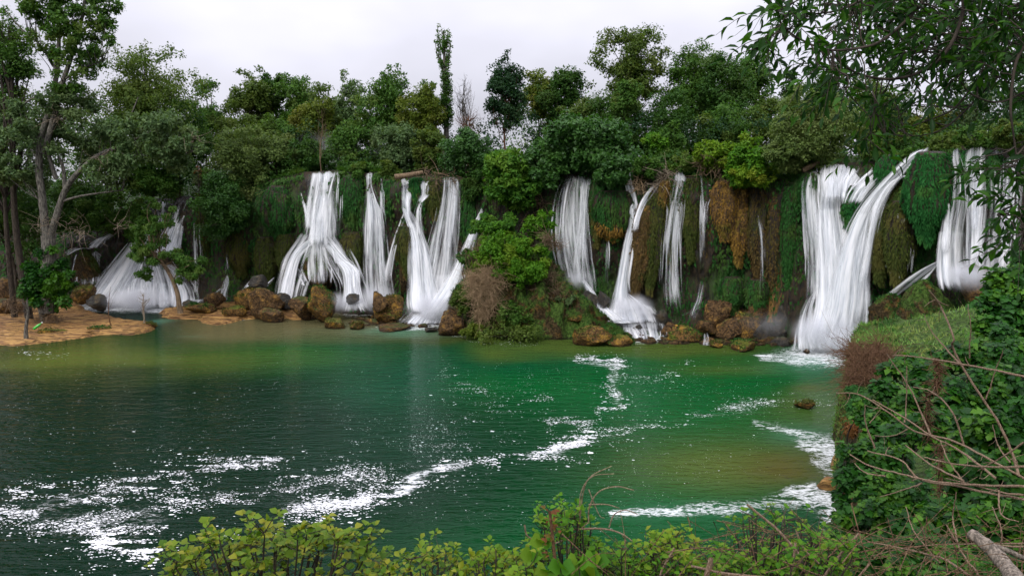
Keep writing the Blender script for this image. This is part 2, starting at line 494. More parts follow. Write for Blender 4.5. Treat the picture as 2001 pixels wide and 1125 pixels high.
# ---------------------------------------------------------------- plan of the cliff
def tab(pairs):
    a = np.array(pairs, float); return lambda x: np.interp(x, a[:, 0], a[:, 1])
DC = tab([(-700, 118), (-300, 118), (0, 118), (150, 120), (350, 119), (500, 116), (650, 112), (800, 109), (900, 107), (1050, 103), (1150, 101),
          (1300, 99), (1450, 96), (1550, 91), (1650, 87), (1750, 83), (1850, 79), (1950, 74), (2050, 68), (2300, 54), (2700, 40)])
LIPY = tab([(-700, 380), (-300, 400), (0, 425), (100, 440), (170, 452), (230, 455), (290, 395), (350, 384), (400, 388), (450, 378), (520, 356), (560, 348), (600, 338),
            (660, 335), (700, 340), (740, 338), (800, 347), (850, 345), (910, 350), (1000, 345), (1100, 338), (1160, 338), (1220, 326), (1300, 334),
            (1450, 334), (1560, 332), (1600, 322), (1700, 318), (1760, 304), (1830, 288), (1950, 284), (2050, 276), (2300, 240), (2700, 180)])
BACK = tab([(-700, 9), (250, 8), (420, 5), (560, 2), (1500, 2), (1700, 3), (2700, 3)])   # how far the lip stands behind the foot

# ground behind the lip: plateau rising into the wooded hill, one sheet
def ground_z(px, D):
    dc = DC(px) + BACK(px)
    zl = P(px, LIPY(px), dc)[..., 2]
    b = np.maximum(D - dc, 0)
    return zl - .35 + .9 * sstep(0, 14, b) + b * .05 + .8 * fbm(np.stack([px * .01, D * .12, 0 * D], -1), 3)

def build_setting():
    # forest floor on top of the falls
    px = np.linspace(-900, 2900, 240); k = np.linspace(0, 1, 60) ** 1.7
    PX = px[:, None] + 0 * k; Dd = (DC(px) + BACK(px))[:, None] + k[None] * 210
    X = (PX - 1000.5) / FPX * Dd
    V = np.stack([X, Dd, ground_z(PX, Dd)], -1).reshape(-1, 3)
    tag(link('forest_ground', mesh_data('forest_ground', V, grid_faces(240, 60), SOIL, smooth=True)), kind='structure')
    # river bed / base land, far larger than the frame
    xs = np.concatenate([np.linspace(-1500, -160, 20), np.linspace(-150, 130, 160), np.linspace(150, 1500, 20)])
    ys = np.concatenate([np.linspace(-60, 10, 12), np.linspace(14, 135, 100), np.linspace(150, 1500, 20)])
    XX, YY = np.meshgrid(xs, ys, indexing='ij')
    Z = -3.2 + .5 * fbm(np.stack([XX * .08, YY * .08, 0 * XX], -1), 3)
    V = np.stack([XX, YY, Z], -1).reshape(-1, 3)
    tag(link('river_bed', mesh_data('river_bed', V, grid_faces(len(xs), len(ys)), SOIL, smooth=True)), kind='structure')

    # ---- cliff face
    nu, nv = 940, 96
    px = np.linspace(-700, 2600, nu); v = np.linspace(0, 1, nv)
    dc = DC(px); db = dc + BACK(px)
    ztop = P(px, LIPY(px), db)[:, 2]
    zbot = -2.5
    Zm = zbot + (ztop[:, None] + .15 - zbot) * v[None]
    D0 = dc[:, None] + BACK(px)[:, None] * v[None] ** 1.3
    s = np.cumsum(np.concatenate([[0], np.hypot(np.diff((px - 1000) / FPX * dc), np.diff(dc))]))[:, None] + 0 * Zm
    q = np.stack([s * .55, Zm * .07, 0 * s], -1)
    rib = fbm(q, 3)
    rib2 = fbm(np.stack([s * 1.9, Zm * .16, 0 * s + 4], -1), 3)
    lump = fbm(np.stack([s * .22, Zm * .22, 0 * s + 9], -1), 4)
    fine = fbm(np.stack([s * 3.2, Zm * 1.3, 0 * s + 14], -1), 3)
    h = v[None] + 0 * Zm
    disp = 1.5 * (1 - np.abs(rib)) + .9 * (1 - np.abs(rib2)) + 1.6 * lump + .35 * fine
    hollow = 2.6 * np.exp(-((h - .34) / .2) ** 2) * (.6 + .8 * fbm(np.stack([s * .1, 0 * s, 0 * s + 3], -1), 2))
    lipov = .9 * np.exp(-((h - .86) / .12) ** 2)
    tz = sstep(1., .93, h)                       # pull the top row back to the lip line
    foot = 2.5 * sstep(.16, 0., h)
    Dd = D0 - (disp * .8 - 1.2 - hollow + lipov) * tz - foot
    PX = px[:, None] + 0 * Zm
    X = (PX - 1000.5) / FPX * D0
    V = np.stack([X, Dd, Zm], -1).reshape(-1, 3)
    pxs, pys = PX, pix(V)[1].reshape(nu, nv)
    def bl(cx, cy, rx, ry): return np.exp(-((pxs - cx) / rx) ** 2 - ((pys - cy) / ry) ** 2)
    moss = .30 + .25 * fbm(np.stack([s * .25, Zm * .2, 0 * s + 30], -1), 3)
    for a in [(540, 400, 60, 50, .5), (690, 380, 30, 60, .5), (850, 390, 30, 50, .3), (1195, 410, 50, 60, .6), (1430, 560, 40, 60, .5), (1590, 420, 30, 70, .6),
              (1820, 390, 50, 100, .6), (1680, 400, 40, 60, .5), (520, 540, 40, 60, .3), (1545, 440, 16, 110, .5), (1440, 360, 30, 20, .4), (1180, 560, 40, 40, .3)]:
        moss += a[4] * bl(*a[:4])
    ochre = .05 + .18 * fbm(np.stack([s * .3, Zm * .12, 0 * s + 50], -1), 3)
    for a in [(1430, 420, 50, 70, .6), (1510, 560, 40, 120, .5), (1270, 470, 45, 90, .32), (1500, 420, 30, 60, .25), (1370, 430, 30, 60, .2), (1190, 440, 40, 18, .35),
              (1440, 620, 90, 40, .5), (760, 600, 60, 20, .2), (600, 590, 60, 30, .3), (1300, 360, 12, 40, .5)]:
        ochre += a[4] * bl(*a[:4])
    me = mesh_data('cliff_face', V, grid_faces(nu, nv), CLIFF, dict(moss=moss.ravel(), ochre=ochre.ravel()), smooth=True)
    tag(link('cliff_face', me), kind='structure')

    # ---- moss and wet grass blades growing all over the face
    n = 60000
    iu = rng.integers(60, nu - 60, n); iv = rng.integers(12, nv - 1, n)
    G = V.reshape(nu, nv, 3)
    w = np.clip(moss.reshape(nu, nv)[iu, iv] * 1.5 + fbm(np.stack([s[iu, iv] * .6, Zm[iu, iv] * .3, 0 * iu + 70.], -1), 2), 0, 1)
    keep = rng.random(n) < w
    iu, iv = iu[keep], iv[keep]
    p = G[iu, iv] + rng.normal(0, .12, (len(iu), 3)); p[:, 1] -= .12
    yd = np.stack([rng.normal(0, .25, len(p)), -.35 + rng.normal(0, .2, len(p)), -np.ones(len(p))], -1)
    Vb, Fb, k = stamp(T_DIA, p, yd, np.array([0, -1., .2]) + rng.normal(0, .3, (len(p), 3)), rng.uniform(.25, .75, len(p)), .45)
    rn = np.repeat(rng.random(len(p)), k); cl = np.repeat(np.clip(.5 + fbm(p * .4, 2), 0, 1), k)
    tag(link('moss_blades', mesh_data('moss_blades', Vb, Fb, MOSS['moss'], dict(rnd=rn, cl=cl))), 'short dark green moss and wet grass growing over the cliff face', 'moss', kind='stuff')
    return G, px

# ---------------------------------------------------------------- pool
def blob(px, py, cx, cy, rx, ry, rot=0.):
    c, s_ = math.cos(R(rot)), math.sin(R(rot))
    dx, dy = px - cx, py - cy
    return np.exp(-((dx * c + dy * s_) / rx) ** 2 - ((-dx * s_ + dy * c) / ry) ** 2)

def seg_dist(px, py, line):
    L = np.array(line, float); best = np.full(np.shape(px), 1e9); wv = np.zeros(np.shape(px))
    for a, b in zip(L[:-1], L[1:]):
        d = b[:2] - a[:2]; t = np.clip(((px - a[0]) * d[0] + (py - a[1]) * d[1]) / (d @ d), 0, 1)
        dd = np.hypot(px - a[0] - t * d[0], (py - a[1] - t * d[1]))
        w = a[2] * (1 - t) + b[2] * t
        r = dd / w
        m = r < best; best = np.where(m, r, best)
    return best

def build_pool():
    xs = np.arange(-145, 105, .6); ys = np.arange(8, 128, .52)
    XX, YY = np.meshgrid(xs, ys, indexing='ij')
    V = np.stack([XX, YY, 0 * XX], -1)
    px, py = pix(V)
    # the bed shows through where the pool is shallow: depth sets the colour of the water
    wob = fbm(np.stack([XX * .07, YY * .1, 0 * XX], -1), 3)
    pxw = px + wob * 90; pyw = py + fbm(np.stack([XX * .08, YY * .12, 0 * XX + 5], -1), 3) * 26
    deep = np.array([.0003, .0125, .0048]); emer = np.array([.0008, .062, .013]); teal = np.array([.002, .042, .019])
    oliv = np.array([.060, .085, .014]); brown = np.array([.064, .062, .012]); tan = np.array([.150, .125, .058]); aqua = np.array([.07, .22, .14])
    C = np.broadcast_to(deep, V.shape).copy()
    def over(col, m):
        m = np.clip(m, 0, 1)[..., None]; C[:] = C * (1 - m) + col * m
    over(emer, 1.1 * blob(pxw, pyw, 1430, 760, 420, 130) + .9 * blob(pxw, pyw, 1350, 1000, 330, 110) + .75 * blob(pxw, pyw, 1000, 720, 330, 60) + .4 * blob(pxw, pyw, 1000, 1080, 300, 70))
    over(emer, .9 * blob(pxw, pyw, 560, 685, 260, 40))
    over(teal, .8 * blob(pxw, pyw, 780, 740, 120, 90) + .18 * blob(pxw, pyw, 800, 880, 260, 60) + .5 * blob(pxw, pyw, 1000, 700, 160, 30))
    over(oliv, .8 * blob(pxw, pyw, 130, 715, 260, 22) + .55 * blob(pxw, pyw, 300, 690, 330, 22) + .85 * blob(pxw, pyw, 1420, 905, 210, 62) + .5 * blob(pxw, pyw, 1640, 800, 120, 45) + .5 * blob(pxw, pyw, 1390, 715, 130, 16))
    over(tan, 1.1 * sstep(676, 632, pyw + (px - 700) * .02) * sstep(1350, 1000, px) * sstep(280, 420, px) * .50)
    over(oliv, .8 * sstep(705, 672, pyw) * sstep(880, 960, px) * sstep(1600, 1400, px))
    over(brown, 1.15 * blob(pxw * .3 + px * .7, pyw * .4 + py * .6, 1535, 912, 92, 34) * (.75 + .5 * fbm(np.stack([XX * .5, YY * 1.2, 0 * XX + 8], -1), 4)) + .6 * blob(pxw, pyw, 1570, 763, 45, 12) + .3 * blob(pxw, pyw, 1560, 790, 50, 12) + .5 * blob(pxw, pyw, 940, 662, 120, 8))
    over(aqua, .55 * blob(pxw, pyw, 1590, 712, 110, 16) + .5 * blob(pxw, pyw, 800, 640, 90, 9) + .5 * blob(pxw, pyw, 330, 636, 40, 8) + .12 * blob(pxw, pyw, 1330, 1005, 140, 18) + .3 * blob(px, py, 1560, 850, 60, 20))
    F = np.zeros(px.shape)
    for cx, cy, rx, ry, st, rot in [(1605, 690, 85, 17, 1.0, 0), (1560, 700, 90, 10, .6, 5), (1640, 672, 50, 16, 1., 0), (835, 630, 50, 13, 1., 0), (800, 640, 75, 6, .8, 0), (690, 604, 28, 14, 1.1, 0),
                               (720, 612, 40, 6, .8, 0), (1262, 662, 42, 9, 1.1, 0), (1230, 640, 50, 12, 1., 0), (250, 598, 120, 12, 1.1, 0), (160, 590, 50, 10, 1., 0), (320, 606, 60, 7, .9, 0),
                               (490, 621, 60, 3.5, .7, -6), (1600, 975, 38, 22, .75, -10), (1610, 872, 26, 14, .7, 20), (1600, 905, 26, 10, .6, 25),
                               (1560, 847, 70, 7, .7, 14), (1585, 866, 50, 6, .6, 12), (1640, 890, 40, 50, .9, 0), (1640, 1000, 40, 50, .9, 0), (1340, 1002, 150, 7, .40, 2), (1450, 1000, 60, 10, .45, 0), (1110, 1000, 100, 12, .2, 2),
                               (1385, 668, 16, 4, .8, 0), (880, 648, 30, 4, .5, 0), (40, 600, 40, 8, .7, 0), (1600, 770, 50, 8, .3, 0), (1650, 810, 60, 14, .3, 0), (540, 612, 24, 5, .8, -20), (1170, 630, 30, 8, .8, 0)]:
        F = np.maximum(F, st * blob(px, py, cx, cy, rx, ry, rot))
    F = F * .95
    wob2 = fbm(np.stack([XX * .3, YY * .3, 0 * XX + 1], -1), 3); wob3 = fbm(np.stack([XX * .25, YY * .5, 0 * XX + 2], -1), 3); wob4 = fbm(np.stack([XX * .22, YY * .35, 0 * XX + 3], -1), 3)
    for ln, st in [([(560, 990, 22), (680, 985, 16), (760, 965, 12), (850, 918, 13), (950, 904, 12), (1050, 888, 14), (1150, 866, 14), (1230, 838, 12), (1330, 820, 9), (1520, 786, 9)], .26), ([(770, 962, 9), (812, 943, 9), (850, 915, 10), (905, 903, 7)], .62), ([(1040, 886, 9), (1090, 880, 12), (1150, 862, 9)], .50), ([(1125, 702, 7), (1222, 714, 10), (1195, 745, 12), (1210, 790, 12)], .34),
                   ([(-30, 1015, 24), (230, 955, 22), (440, 910, 14), (550, 900, 12)], .27), ([(60, 1030, 34), (300, 1005, 45), (230, 1070, 24)], .25), ([(400, 975, 34), (740, 940, 34)], .22), ([(1470, 826, 6), (1530, 836, 10), (1590, 858, 15), (1640, 885, 20)], .58), ([(1555, 868, 8), (1600, 880, 14), (1640, 900, 16)], .62), ([(1180, 1004, 9), (1330, 1000, 12), (1450, 996, 16), (1540, 985, 20), (1620, 970, 26)], .62), ([(1530, 968, 10), (1580, 960, 16), (1640, 955, 24)], .66), ([(1480, 700, 8), (1560, 703, 12), (1640, 700, 16)], .7)]:
        F = np.maximum(F, st * np.exp(-seg_dist(px + 26 * wob2, py + 12 * wob3, ln) ** 2) * (1 + .7 * wob4))
    me = mesh_data('pool_water', V.reshape(-1, 3), grid_faces(len(xs), len(ys)), WATER, dict(tint=C.reshape(-1, 3), foam=F.ravel()), smooth=True)
    tag(link('pool_water', me), kind='structure')

def flecks(name, label, specs, mat=None):
    """specs: (polyline [(px,py,halfwidth px)], count, size m)"""
    Ps, S = [], []
    for line, n, sz in specs:
        L = smoothline(np.array(line, float), 60)
        seg = np.hypot(*np.diff(L[:, :2], axis=0).T); cum = np.concatenate([[0], np.cumsum(seg)]); 
        # clumpy placing along the streak
        n = int(n * 1.5); n2 = n * 3
        u = rng.random(n2) * cum[-1]
        i = np.clip(np.searchsorted(cum, u) - 1, 0, 58); t = ((u - cum[i]) / seg[i])[:, None]
        c = L[i] * (1 - t) + L[i + 1] * t
        off = rng.standard_t(2.6, (n2, 2)).clip(-5, 5) * .46 * c[:, 2:3] * np.array([1.2, 1.])
        qq = np.stack([c[:, 0] * .018, c[:, 1] * .02, 0 * c[:, 0]], -1); off[:, 1] += c[:, 2] * 1.1 * fbm(qq, 3); off[:, 0] += 8 * fbm(qq * 2 + 9, 2)
        q = PW(c[:, 0] + off[:, 0], c[:, 1] + off[:, 1])
        k = .9 * fbm(q * np.array([.35, .8, 1.]), 3) - 2.2 * np.abs(fbm(q * np.array([.5, 1.1, 1.]) + 40, 3)) + .5 * fbm(q * .12 + 7, 2)
        r = np.argsort(-k + rng.random(n2) * 1.1)[:n]
        Ps.append(q[r]); S.append(sz * .42 * rng.lognormal(-.35, .55, len(r)))
    p = np.concatenate(Ps); s = np.concatenate(S); n = len(p)
    th = np.arange(6) * math.pi / 3
    rad = rng.uniform(.45, 1., (n, 6)) * s[:, None] * .5
    V = np.stack([p[:, :1] + rad * np.cos(th) * 1.7, p[:, 1:2] + rad * np.sin(th), np.broadcast_to(p[:, 2:] + .018 + rng.uniform(0, .02, (n, 1)), (n, 6))], -1).reshape(-1, 3)
    F = np.arange(n * 6).reshape(n, 6)
    tag(link(name, mesh_data(name, V, F, FOAM)), label, 'foam', kind='stuff')

def build_foam():
    flecks('foam_flecks', 'white foam flecks drifting in a long streak across the middle of the green pool', [
        ([(1125, 700, 5), (1175, 703, 7), (1225, 714, 8)], 420, .34),
        ([(1215, 716, 12), (1190, 740, 12), (1200, 765, 12), (1215, 790, 10)], 420, .22),
        ([(1200, 735, 10), (1270, 735, 8), (1330, 725, 7), (1350, 705, 7)], 200, .17),
        ([(570, 990, 24), (680, 985, 18), (760, 965, 14), (810, 945, 12), (850, 918, 14), (950, 904, 12), (1050, 888, 15), (1150, 868, 15)], 1500, .21),
        ([(690, 990, 9), (760, 962, 7), (810, 943, 8), (850, 915, 8), (905, 903, 6)], 320, .25),
        ([(1040, 885, 8), (1090, 878, 10), (1160, 855, 8)], 500, .28),
        ([(1120, 868, 16), (1200, 845, 14), (1290, 826, 11), (1330, 820, 9), (1400, 806, 8), (1460, 795, 10), (1520, 786, 9)], 1000, .17),
        ([(1060, 825, 8), (1120, 822, 14), (1150, 840, 14), (1130, 860, 14)], 420, .18),
        ([(1170, 806, 8), (1200, 795, 8)], 120, .18)])
    flecks('foam_flecks', 'broad drift of scattered white foam flecks on the dark water left of the fig shrub', [
        ([(-30, 1015, 26), (120, 985, 26), (230, 955, 24), (330, 925, 22), (440, 910, 14), (550, 900, 12)], 1800, .20),
        ([(60, 1030, 34), (180, 1010, 44), (300, 1000, 50), (380, 990, 40)], 1700, .17),
        ([(180, 1065, 20), (230, 1060, 16), (300, 1085, 14)], 600, .26),
        ([(400, 975, 30), (500, 965, 34), (620, 950, 40), (740, 940, 30)], 1300, .17),
        ([(560, 1000, 12), (620, 985, 16), (690, 985, 12)], 400, .25),
        ([(10, 957, 5), (60, 958, 6), (110, 950, 5)], 90, .25)])
    flecks('foam_specks', 'tiny pale specks of froth scattered thinly over the whole pool', [
        ([(0, 800, 90), (300, 800, 100), (700, 800, 90), (900, 820, 90)], 2200, .075),
        ([(780, 880, 50), (900, 860, 60), (960, 800, 40)], 900, .11),
        ([(870, 730, 12), (890, 755, 16), (950, 770, 14)], 260, .14),
        ([(960, 800, 12), (1040, 790, 14), (1080, 780, 10)], 200, .14),
        ([(30, 690, 8), (130, 693, 8)], 90, .22),
        ([(880, 655, 4), (960, 670, 5), (1050, 672, 4)], 240, .12),
        ([(1000, 740, 60), (1300, 740, 60), (1500, 760, 50)], 1100, .085),
        ([(1000, 1000, 60), (1300, 920, 80), (1500, 860, 50)], 900, .06),
        ([(1500, 770, 12), (1600, 790, 16), (1640, 800, 14)], 200, .12)])

# ---------------------------------------------------------------- falling water
def stream(pts, off0=.6, off1=2.2, layers=2, bulge=.35, cols=None, seed=0, rows=None):
    """pts: (px, py, half width px, density); returns V, F, uv, dens lists"""
    pts = np.array(pts, float)
    r = np.random.default_rng(seed)
    L = np.hypot(*np.diff(pts[:, :2], axis=0).T).sum()
    n = rows or int(np.clip(L / 5, 10, 60))
    c = smoothline(pts, n)
    hwmax = c[:, 2].max()
    m = cols or int(np.clip(hwmax / 1.4, 6, 28))
    if hwmax < 7: layers = 1
    out = []
    for ly in range(layers):
        u = np.linspace(-1, 1, m)
        t = np.linspace(0, 1, n)
        jit = fbm(np.stack([t * 3 + seed * 3.1, 0 * t + ly, 0 * t], -1), 2)
        PX = c[:, 0:1] + u[None] * (c[:, 2:3] * (1 + .12 * jit[:, None] + .10 * ly))
        lipn = fbm(np.stack([u * 2.2 + seed, 0 * u, 0 * u + 2], -1), 2)
        PY = c[:, 1:2] + ((1 - t) ** 3)[:, None] * (np.abs(lipn) * 9 + 2.5 * u ** 2 * min(1, hwmax / 12))[None] * min(1., hwmax / 8)
        D = DC(c[:, 0])[:, None] + (BACK(c[:, 0]) * (1 - t))[:, None] - (off0 + (off1 - off0) * t ** 1.3)[:, None]
        hwm = (c[:, 2] / ppm(D[:, 0]))[:, None]
        D = D - bulge * np.minimum(hwm, 1.6) * (1 - u[None] ** 2) - .30 * ly + .16 * fbm(np.stack([PX * .15, PY * .02, 0 * PX + ly * 9], -1), 2)
        V = P(PX, PY, D)
        len_m = np.concatenate([[0], np.cumsum(np.linalg.norm(np.diff(V[:, m // 2], axis=0), axis=1))])
        U = u[None] * hwmax / ppm(D[0, 0]) * .8 + 0 * PX + 31.7 * seed % 97 + ly * 13.3
        W = len_m[:, None] + 0 * PX + seed * 7.7 % 50
        edge = 1 - np.abs(u[None]) ** 2.2
        cut = np.clip(c[:, 3:4], 0, 1.3) * (.80 if hwmax > 8 else .70) * np.clip(edge * 1.25, 0, 1)
        rag = .34 * fbm(np.stack([U * 2., W * .09, 0 * U + 5], -1), 2)
        dens = np.clip(cut + rag * (cut > .02), 0, 1.2) * (edge > 1e-6)
        ends = sstep(-.02, .05, t) * sstep(1.0, .86, t)
        dens = np.clip(dens - .24 * ly * (c[:, 3:4] < 1), 0, 1.2) * ends[:, None]
        out.append((V.reshape(-1, 3), grid_faces(n, m), np.stack([U, W], -1).reshape(-1, 2), dens.ravel()))
    return out

def waterfall(label, streams, seed=0, threads=1., mist=None):
    Vs, Fs, Us, Ds, n = [], [], [], [], 0
    r = np.random.default_rng(seed + 100)
    def put(lst):
        nonlocal n
        for V, F, U, Dn in lst:
            Vs.append(V); Fs.append(F + n); Us.append(U); Ds.append(Dn); n += len(V)
    for k, st in enumerate(streams):
        kw = {}
        if isinstance(st, tuple): st, kw = st
        kw = dict(kw); th = kw.pop('threads', threads)
        put(stream(st, seed=seed * 17 + k * 5 + 1, **kw))
        a = np.array(st, float)
        hw = a[:, 2].max()
        for j in range(int(th * (1.5 + hw / 5.5))):
            # single threads that leave the main sheet and fall beside or in front of it
            o = r.uniform(-1.12, 1.12)
            lo, hi = sorted(r.random(2)); hi = min(1, hi + .35); lo = max(0, lo - .25)
            c = smoothline(a, 24)[int(lo * 23):max(int(hi * 23), int(lo * 23) + 4) + 1]
            if len(c) < 4: continue
            b = c.copy(); b[:, 0] += o * c[:, 2] + np.cumsum(r.normal(0, .25, len(c)))
            b[:, 2] = r.uniform(1.2, 3.6); b[:, 3] = r.uniform(.35, .72) * np.sin(np.linspace(.25, math.pi - .1, len(c)))
            o0, o1 = kw.get('off0', .6), kw.get('off1', 2.2)
            put(stream(b[::3] if len(b) > 8 else b, off0=o0 + .55 + (o1 - o0) * lo, off1=o0 + .55 + (o1 - o0) * hi, layers=1, cols=4, seed=seed * 31 + j, rows=16))
    V = np.concatenate(Vs); root_loc = V[np.argmin(V[:, 2])]
    o = link('waterfall', mesh_data('waterfall', V - root_loc, np.concatenate(Fs), FALL, dict(dens=np.concatenate(Ds)), uv=np.concatenate(Us), smooth=True), loc=root_loc)
    return tag(o, label, 'waterfall')

def build_falls():
    W = waterfall
    W('small cascade spilling over a dark ledge beside the tall forked tree', [
        ([(218, 454, 9, .7), (196, 468, 12, .8), (178, 486, 15, .7)], dict(off0=.4, off1=1.2)),
        ([(180, 482, 14, .8), (150, 486, 10, .7), (128, 500, 4, .5)], dict(off0=1.5, off1=2)),
        ([(176, 484, 22, .75), (174, 510, 27, .60), (172, 540, 29, .55), (172, 562, 27, .5)], dict(off0=1.7, off1=2.6)),
        [(158, 490, 5, .9), (154, 520, 6, .8), (150, 560, 6, .7)]], 1)
    W('broad slanting waterfall behind the leaning tree on the orange bank', [
        ([(345, 384, 40, .50), (340, 400, 42, .48), (334, 430, 34, .42), (328, 455, 26, .3)], dict(off0=-2, off1=0)),
        ([(372, 388, 8, .8), (352, 420, 13, .95), (338, 448, 19, 1.15), (328, 480, 24, 1.1), (322, 505, 26, 1.)], dict(off0=-1, off1=1)),
        ([(300, 420, 12, .7), (285, 450, 16, .8), (268, 480, 24, 1.05), (240, 530, 36, 1.1), (212, 575, 40, 1.15), (195, 600, 42, 1.2)], dict(off0=0, off1=4)),
        ([(290, 470, 30, .95), (300, 510, 50, .95), (310, 550, 66, 1.), (312, 580, 74, 1.1), (312, 604, 78, 1.2)], dict(off0=.5, off1=3.5)),
        ([(270, 500, 20, .8), (265, 550, 30, .85), (262, 600, 36, .95)], dict(off0=1.5, off1=4.5))], 2, 1.2)
    W('thin veil of water running down the dark wall next to the broad slanting waterfall', [
        ([(384, 395, 10, .45), (386, 470, 12, .38), (388, 540, 12, .42), (388, 580, 10, .4)], dict(off0=0, off1=1.5)),
        ([(395, 578, 16, .6), (375, 590, 22, .7), (365, 602, 22, .6)], dict(off0=2, off1=4))], 3)
    W('thread of water ending in a little fan over brown terraces', [
        [(438, 450, 2, .3), (440, 500, 3, .4), (442, 540, 4, .6)],
        ([(443, 534, 3, .7), (442, 552, 8, .6), (438, 570, 8, .6), (434, 588, 12, .6)], dict(off0=2, off1=4)),
        ([(436, 560, 4, .6), (418, 575, 3, .7), (412, 584, 3, .5)], dict(off0=3, off1=4))], 4)
    W('shallow trickle slipping down the brown terrace rock', [
        ([(500, 538, 4, .6), (488, 552, 7, .6), (474, 568, 5, .55), (466, 580, 3, .4)], dict(off0=2.5, off1=4.5)),
        ([(538, 540, 2, .4), (520, 560, 3, .5), (500, 575, 3, .4)], dict(off0=2.5, off1=4.5))], 5)
    W('white waterfall that splits into two legs over a mossy dome', [
        [(634, 333, 30, .95), (632, 360, 32, .85), (628, 400, 33, .78), (626, 440, 37, .74), (624, 478, 44, .50)],
        [(640, 334, 18, 1.15), (630, 380, 17, 1.05), (622, 430, 20, 1.), (620, 484, 24, 1.)],
        [(612, 350, 5, .8), (606, 400, 6, .7), (602, 450, 6, .5)],
        [(588, 355, 4, .5), (590, 380, 5, .8), (598, 410, 5, .8), (600, 440, 4, .7), (594, 466, 4, .4)],
        [(668, 345, 4, .5), (664, 400, 7, .4), (662, 470, 7, .35)],
        ([(626, 456, 14, .8), (602, 474, 15, .9), (578, 500, 12, 1.1), (566, 540, 12, 1.15), (556, 580, 15, 1.2), (541, 610, 20, 1.2)], dict(off0=2.2, off1=5)),
        ([(622, 456, 14, .8), (644, 480, 13, .9), (664, 506, 14, .95), (684, 528, 18, 1.15), (688, 560, 17, 1.05), (690, 590, 22, 1.1), (692, 612, 36, 1.2)], dict(off0=2.2, off1=5)),
        ([(610, 452, 24, .6), (590, 500, 34, .50), (572, 550, 34, .45), (560, 606, 30, .6)], dict(off0=1.8, off1=3.6)),
        ([(640, 456, 24, .6), (666, 510, 28, .52), (688, 560, 26, .55), (694, 608, 38, .8)], dict(off0=1.8, off1=3.8)),
        ([(622, 468, 20, .62), (624, 500, 28, .40), (626, 530, 32, .34), (626, 556, 30, .25)], dict(off0=2.6, off1=4.0)),
        ([(580, 520, 12, .55), (590, 545, 12, .4), (596, 560, 10, .2)], dict(off0=2.8, off1=4.4)),
        ([(690, 518, 3, .8), (693, 545, 3, .7), (692, 570, 2, .5)], dict(off0=4, off1=5)),
        ([(545, 575, 8, .7), (530, 600, 12, .8), (505, 618, 14, .6)], dict(off0=4.5, off1=5.5))], 6, 1.1)
    W('slender waterfall between the split fall and the ochre boulder', [
        [(722, 336, 8, .9), (722, 360, 6, .95), (727, 390, 12, .95), (732, 420, 20, .8), (733, 470, 22, .72), (736, 530, 24, .66), (740, 580, 27, .62), (742, 604, 30, .7)],
        [(727, 388, 4, .9), (736, 430, 6, .8), (744, 500, 7, .7), (750, 580, 8, .6)],
        [(745, 342, 3, .6), (747, 380, 3, .5), (748, 430, 3, .3)]], 7, 1.6)
    W('wide forked waterfall above the small grey stones in the pool edge', [
        [(795, 347, 11, .75), (795, 375, 10, .80), (794, 402, 10, .85), (797, 440, 10, .6)],
        ([(790, 398, 8, .9), (802, 425, 14, .95), (815, 460, 18, 1.15), (823, 500, 26, 1.15), (828, 550, 32, 1.1), (832, 590, 38, 1.15), (838, 612, 40, 1.2)], dict(off0=1.4, off1=4.6)),
        [(832, 350, 13, .55), (830, 378, 10, .6), (820, 396, 5, .8)],
        ([(832, 378, 3, .9), (820, 402, 5, .95), (818, 430, 8, .8), (822, 470, 12, .8)], dict(off0=1., off1=2)),
        ([(792, 410, 4, .7), (778, 450, 5, .75), (766, 490, 6, .7), (758, 530, 7, .55), (756, 560, 6, .3)], dict(off0=1.4, off1=3)),
        [(880, 344, 20, .8), (880, 370, 20, .88), (874, 420, 22, .85), (868, 470, 28, .9), (862, 520, 34, .95), (852, 570, 38, 1.1), (845, 612, 42, 1.2)],
        [(892, 350, 6, .9), (890, 420, 7, .8), (880, 500, 10, .7)],
        ([(944, 402, 3, .5), (936, 425, 6, .85), (926, 455, 10, .92), (915, 485, 14, .85), (902, 520, 18, .85), (888, 556, 24, 1.1), (868, 590, 26, 1.2), (845, 620, 26, 1.2)], dict(off0=1, off1=6)),
        ([(840, 600, 34, .9), (832, 618, 44, .95), (822, 634, 50, .9)], dict(off0=4.5, off1=7))], 8, 1.3)
    W('sheet waterfall of fine white threads under the overhanging fig bush', [
        [(1126, 340, 18, .62), (1120, 372, 28, .62), (1118, 410, 33, .60), (1118, 450, 36, .54), (1122, 490, 36, .50), (1132, 550, 32, .45), (1142, 596, 26, .35)],
        [(1146, 345, 10, .85), (1140, 400, 9, .9), (1136, 460, 10, .9), (1134, 520, 13, .8), (1140, 575, 15, .7)],
        [(1106, 355, 4, .9), (1097, 420, 5, .75), (1094, 490, 6, .5)],
        ([(1136, 545, 12, .7), (1152, 565, 9, .9), (1166, 592, 11, .98), (1190, 615, 20, .98), (1205, 630, 20, .9)], dict(off0=2.4, off1=6))], 9, 2.2)
    W('tall narrow waterfall plunging into a cloud of spray beside the ribbed brown tufa', [
        [(1224, 322, 5, .8), (1228, 350, 9, .92), (1236, 390, 10, 1.15), (1238, 430, 11, 1.15), (1228, 480, 11, 1.2), (1219, 530, 12, 1.2), (1214, 570, 15, 1.2), (1214, 610, 24, 1.1)],
        [(1292, 350, 3, .6), (1272, 372, 8, .85), (1256, 398, 7, .95), (1246, 425, 6, .98), (1240, 455, 6, .9)],
        ([(1216, 570, 14, .5), (1224, 590, 34, .85), (1230, 612, 48, 1.1), (1236, 632, 56, 1.15)], dict(off0=2.6, off1=4.6)),
        ([(1250, 590, 10, .6), (1264, 600, 14, .5), (1275, 615, 10, .5)], dict(off0=3.5, off1=4.6))], 10, .8)
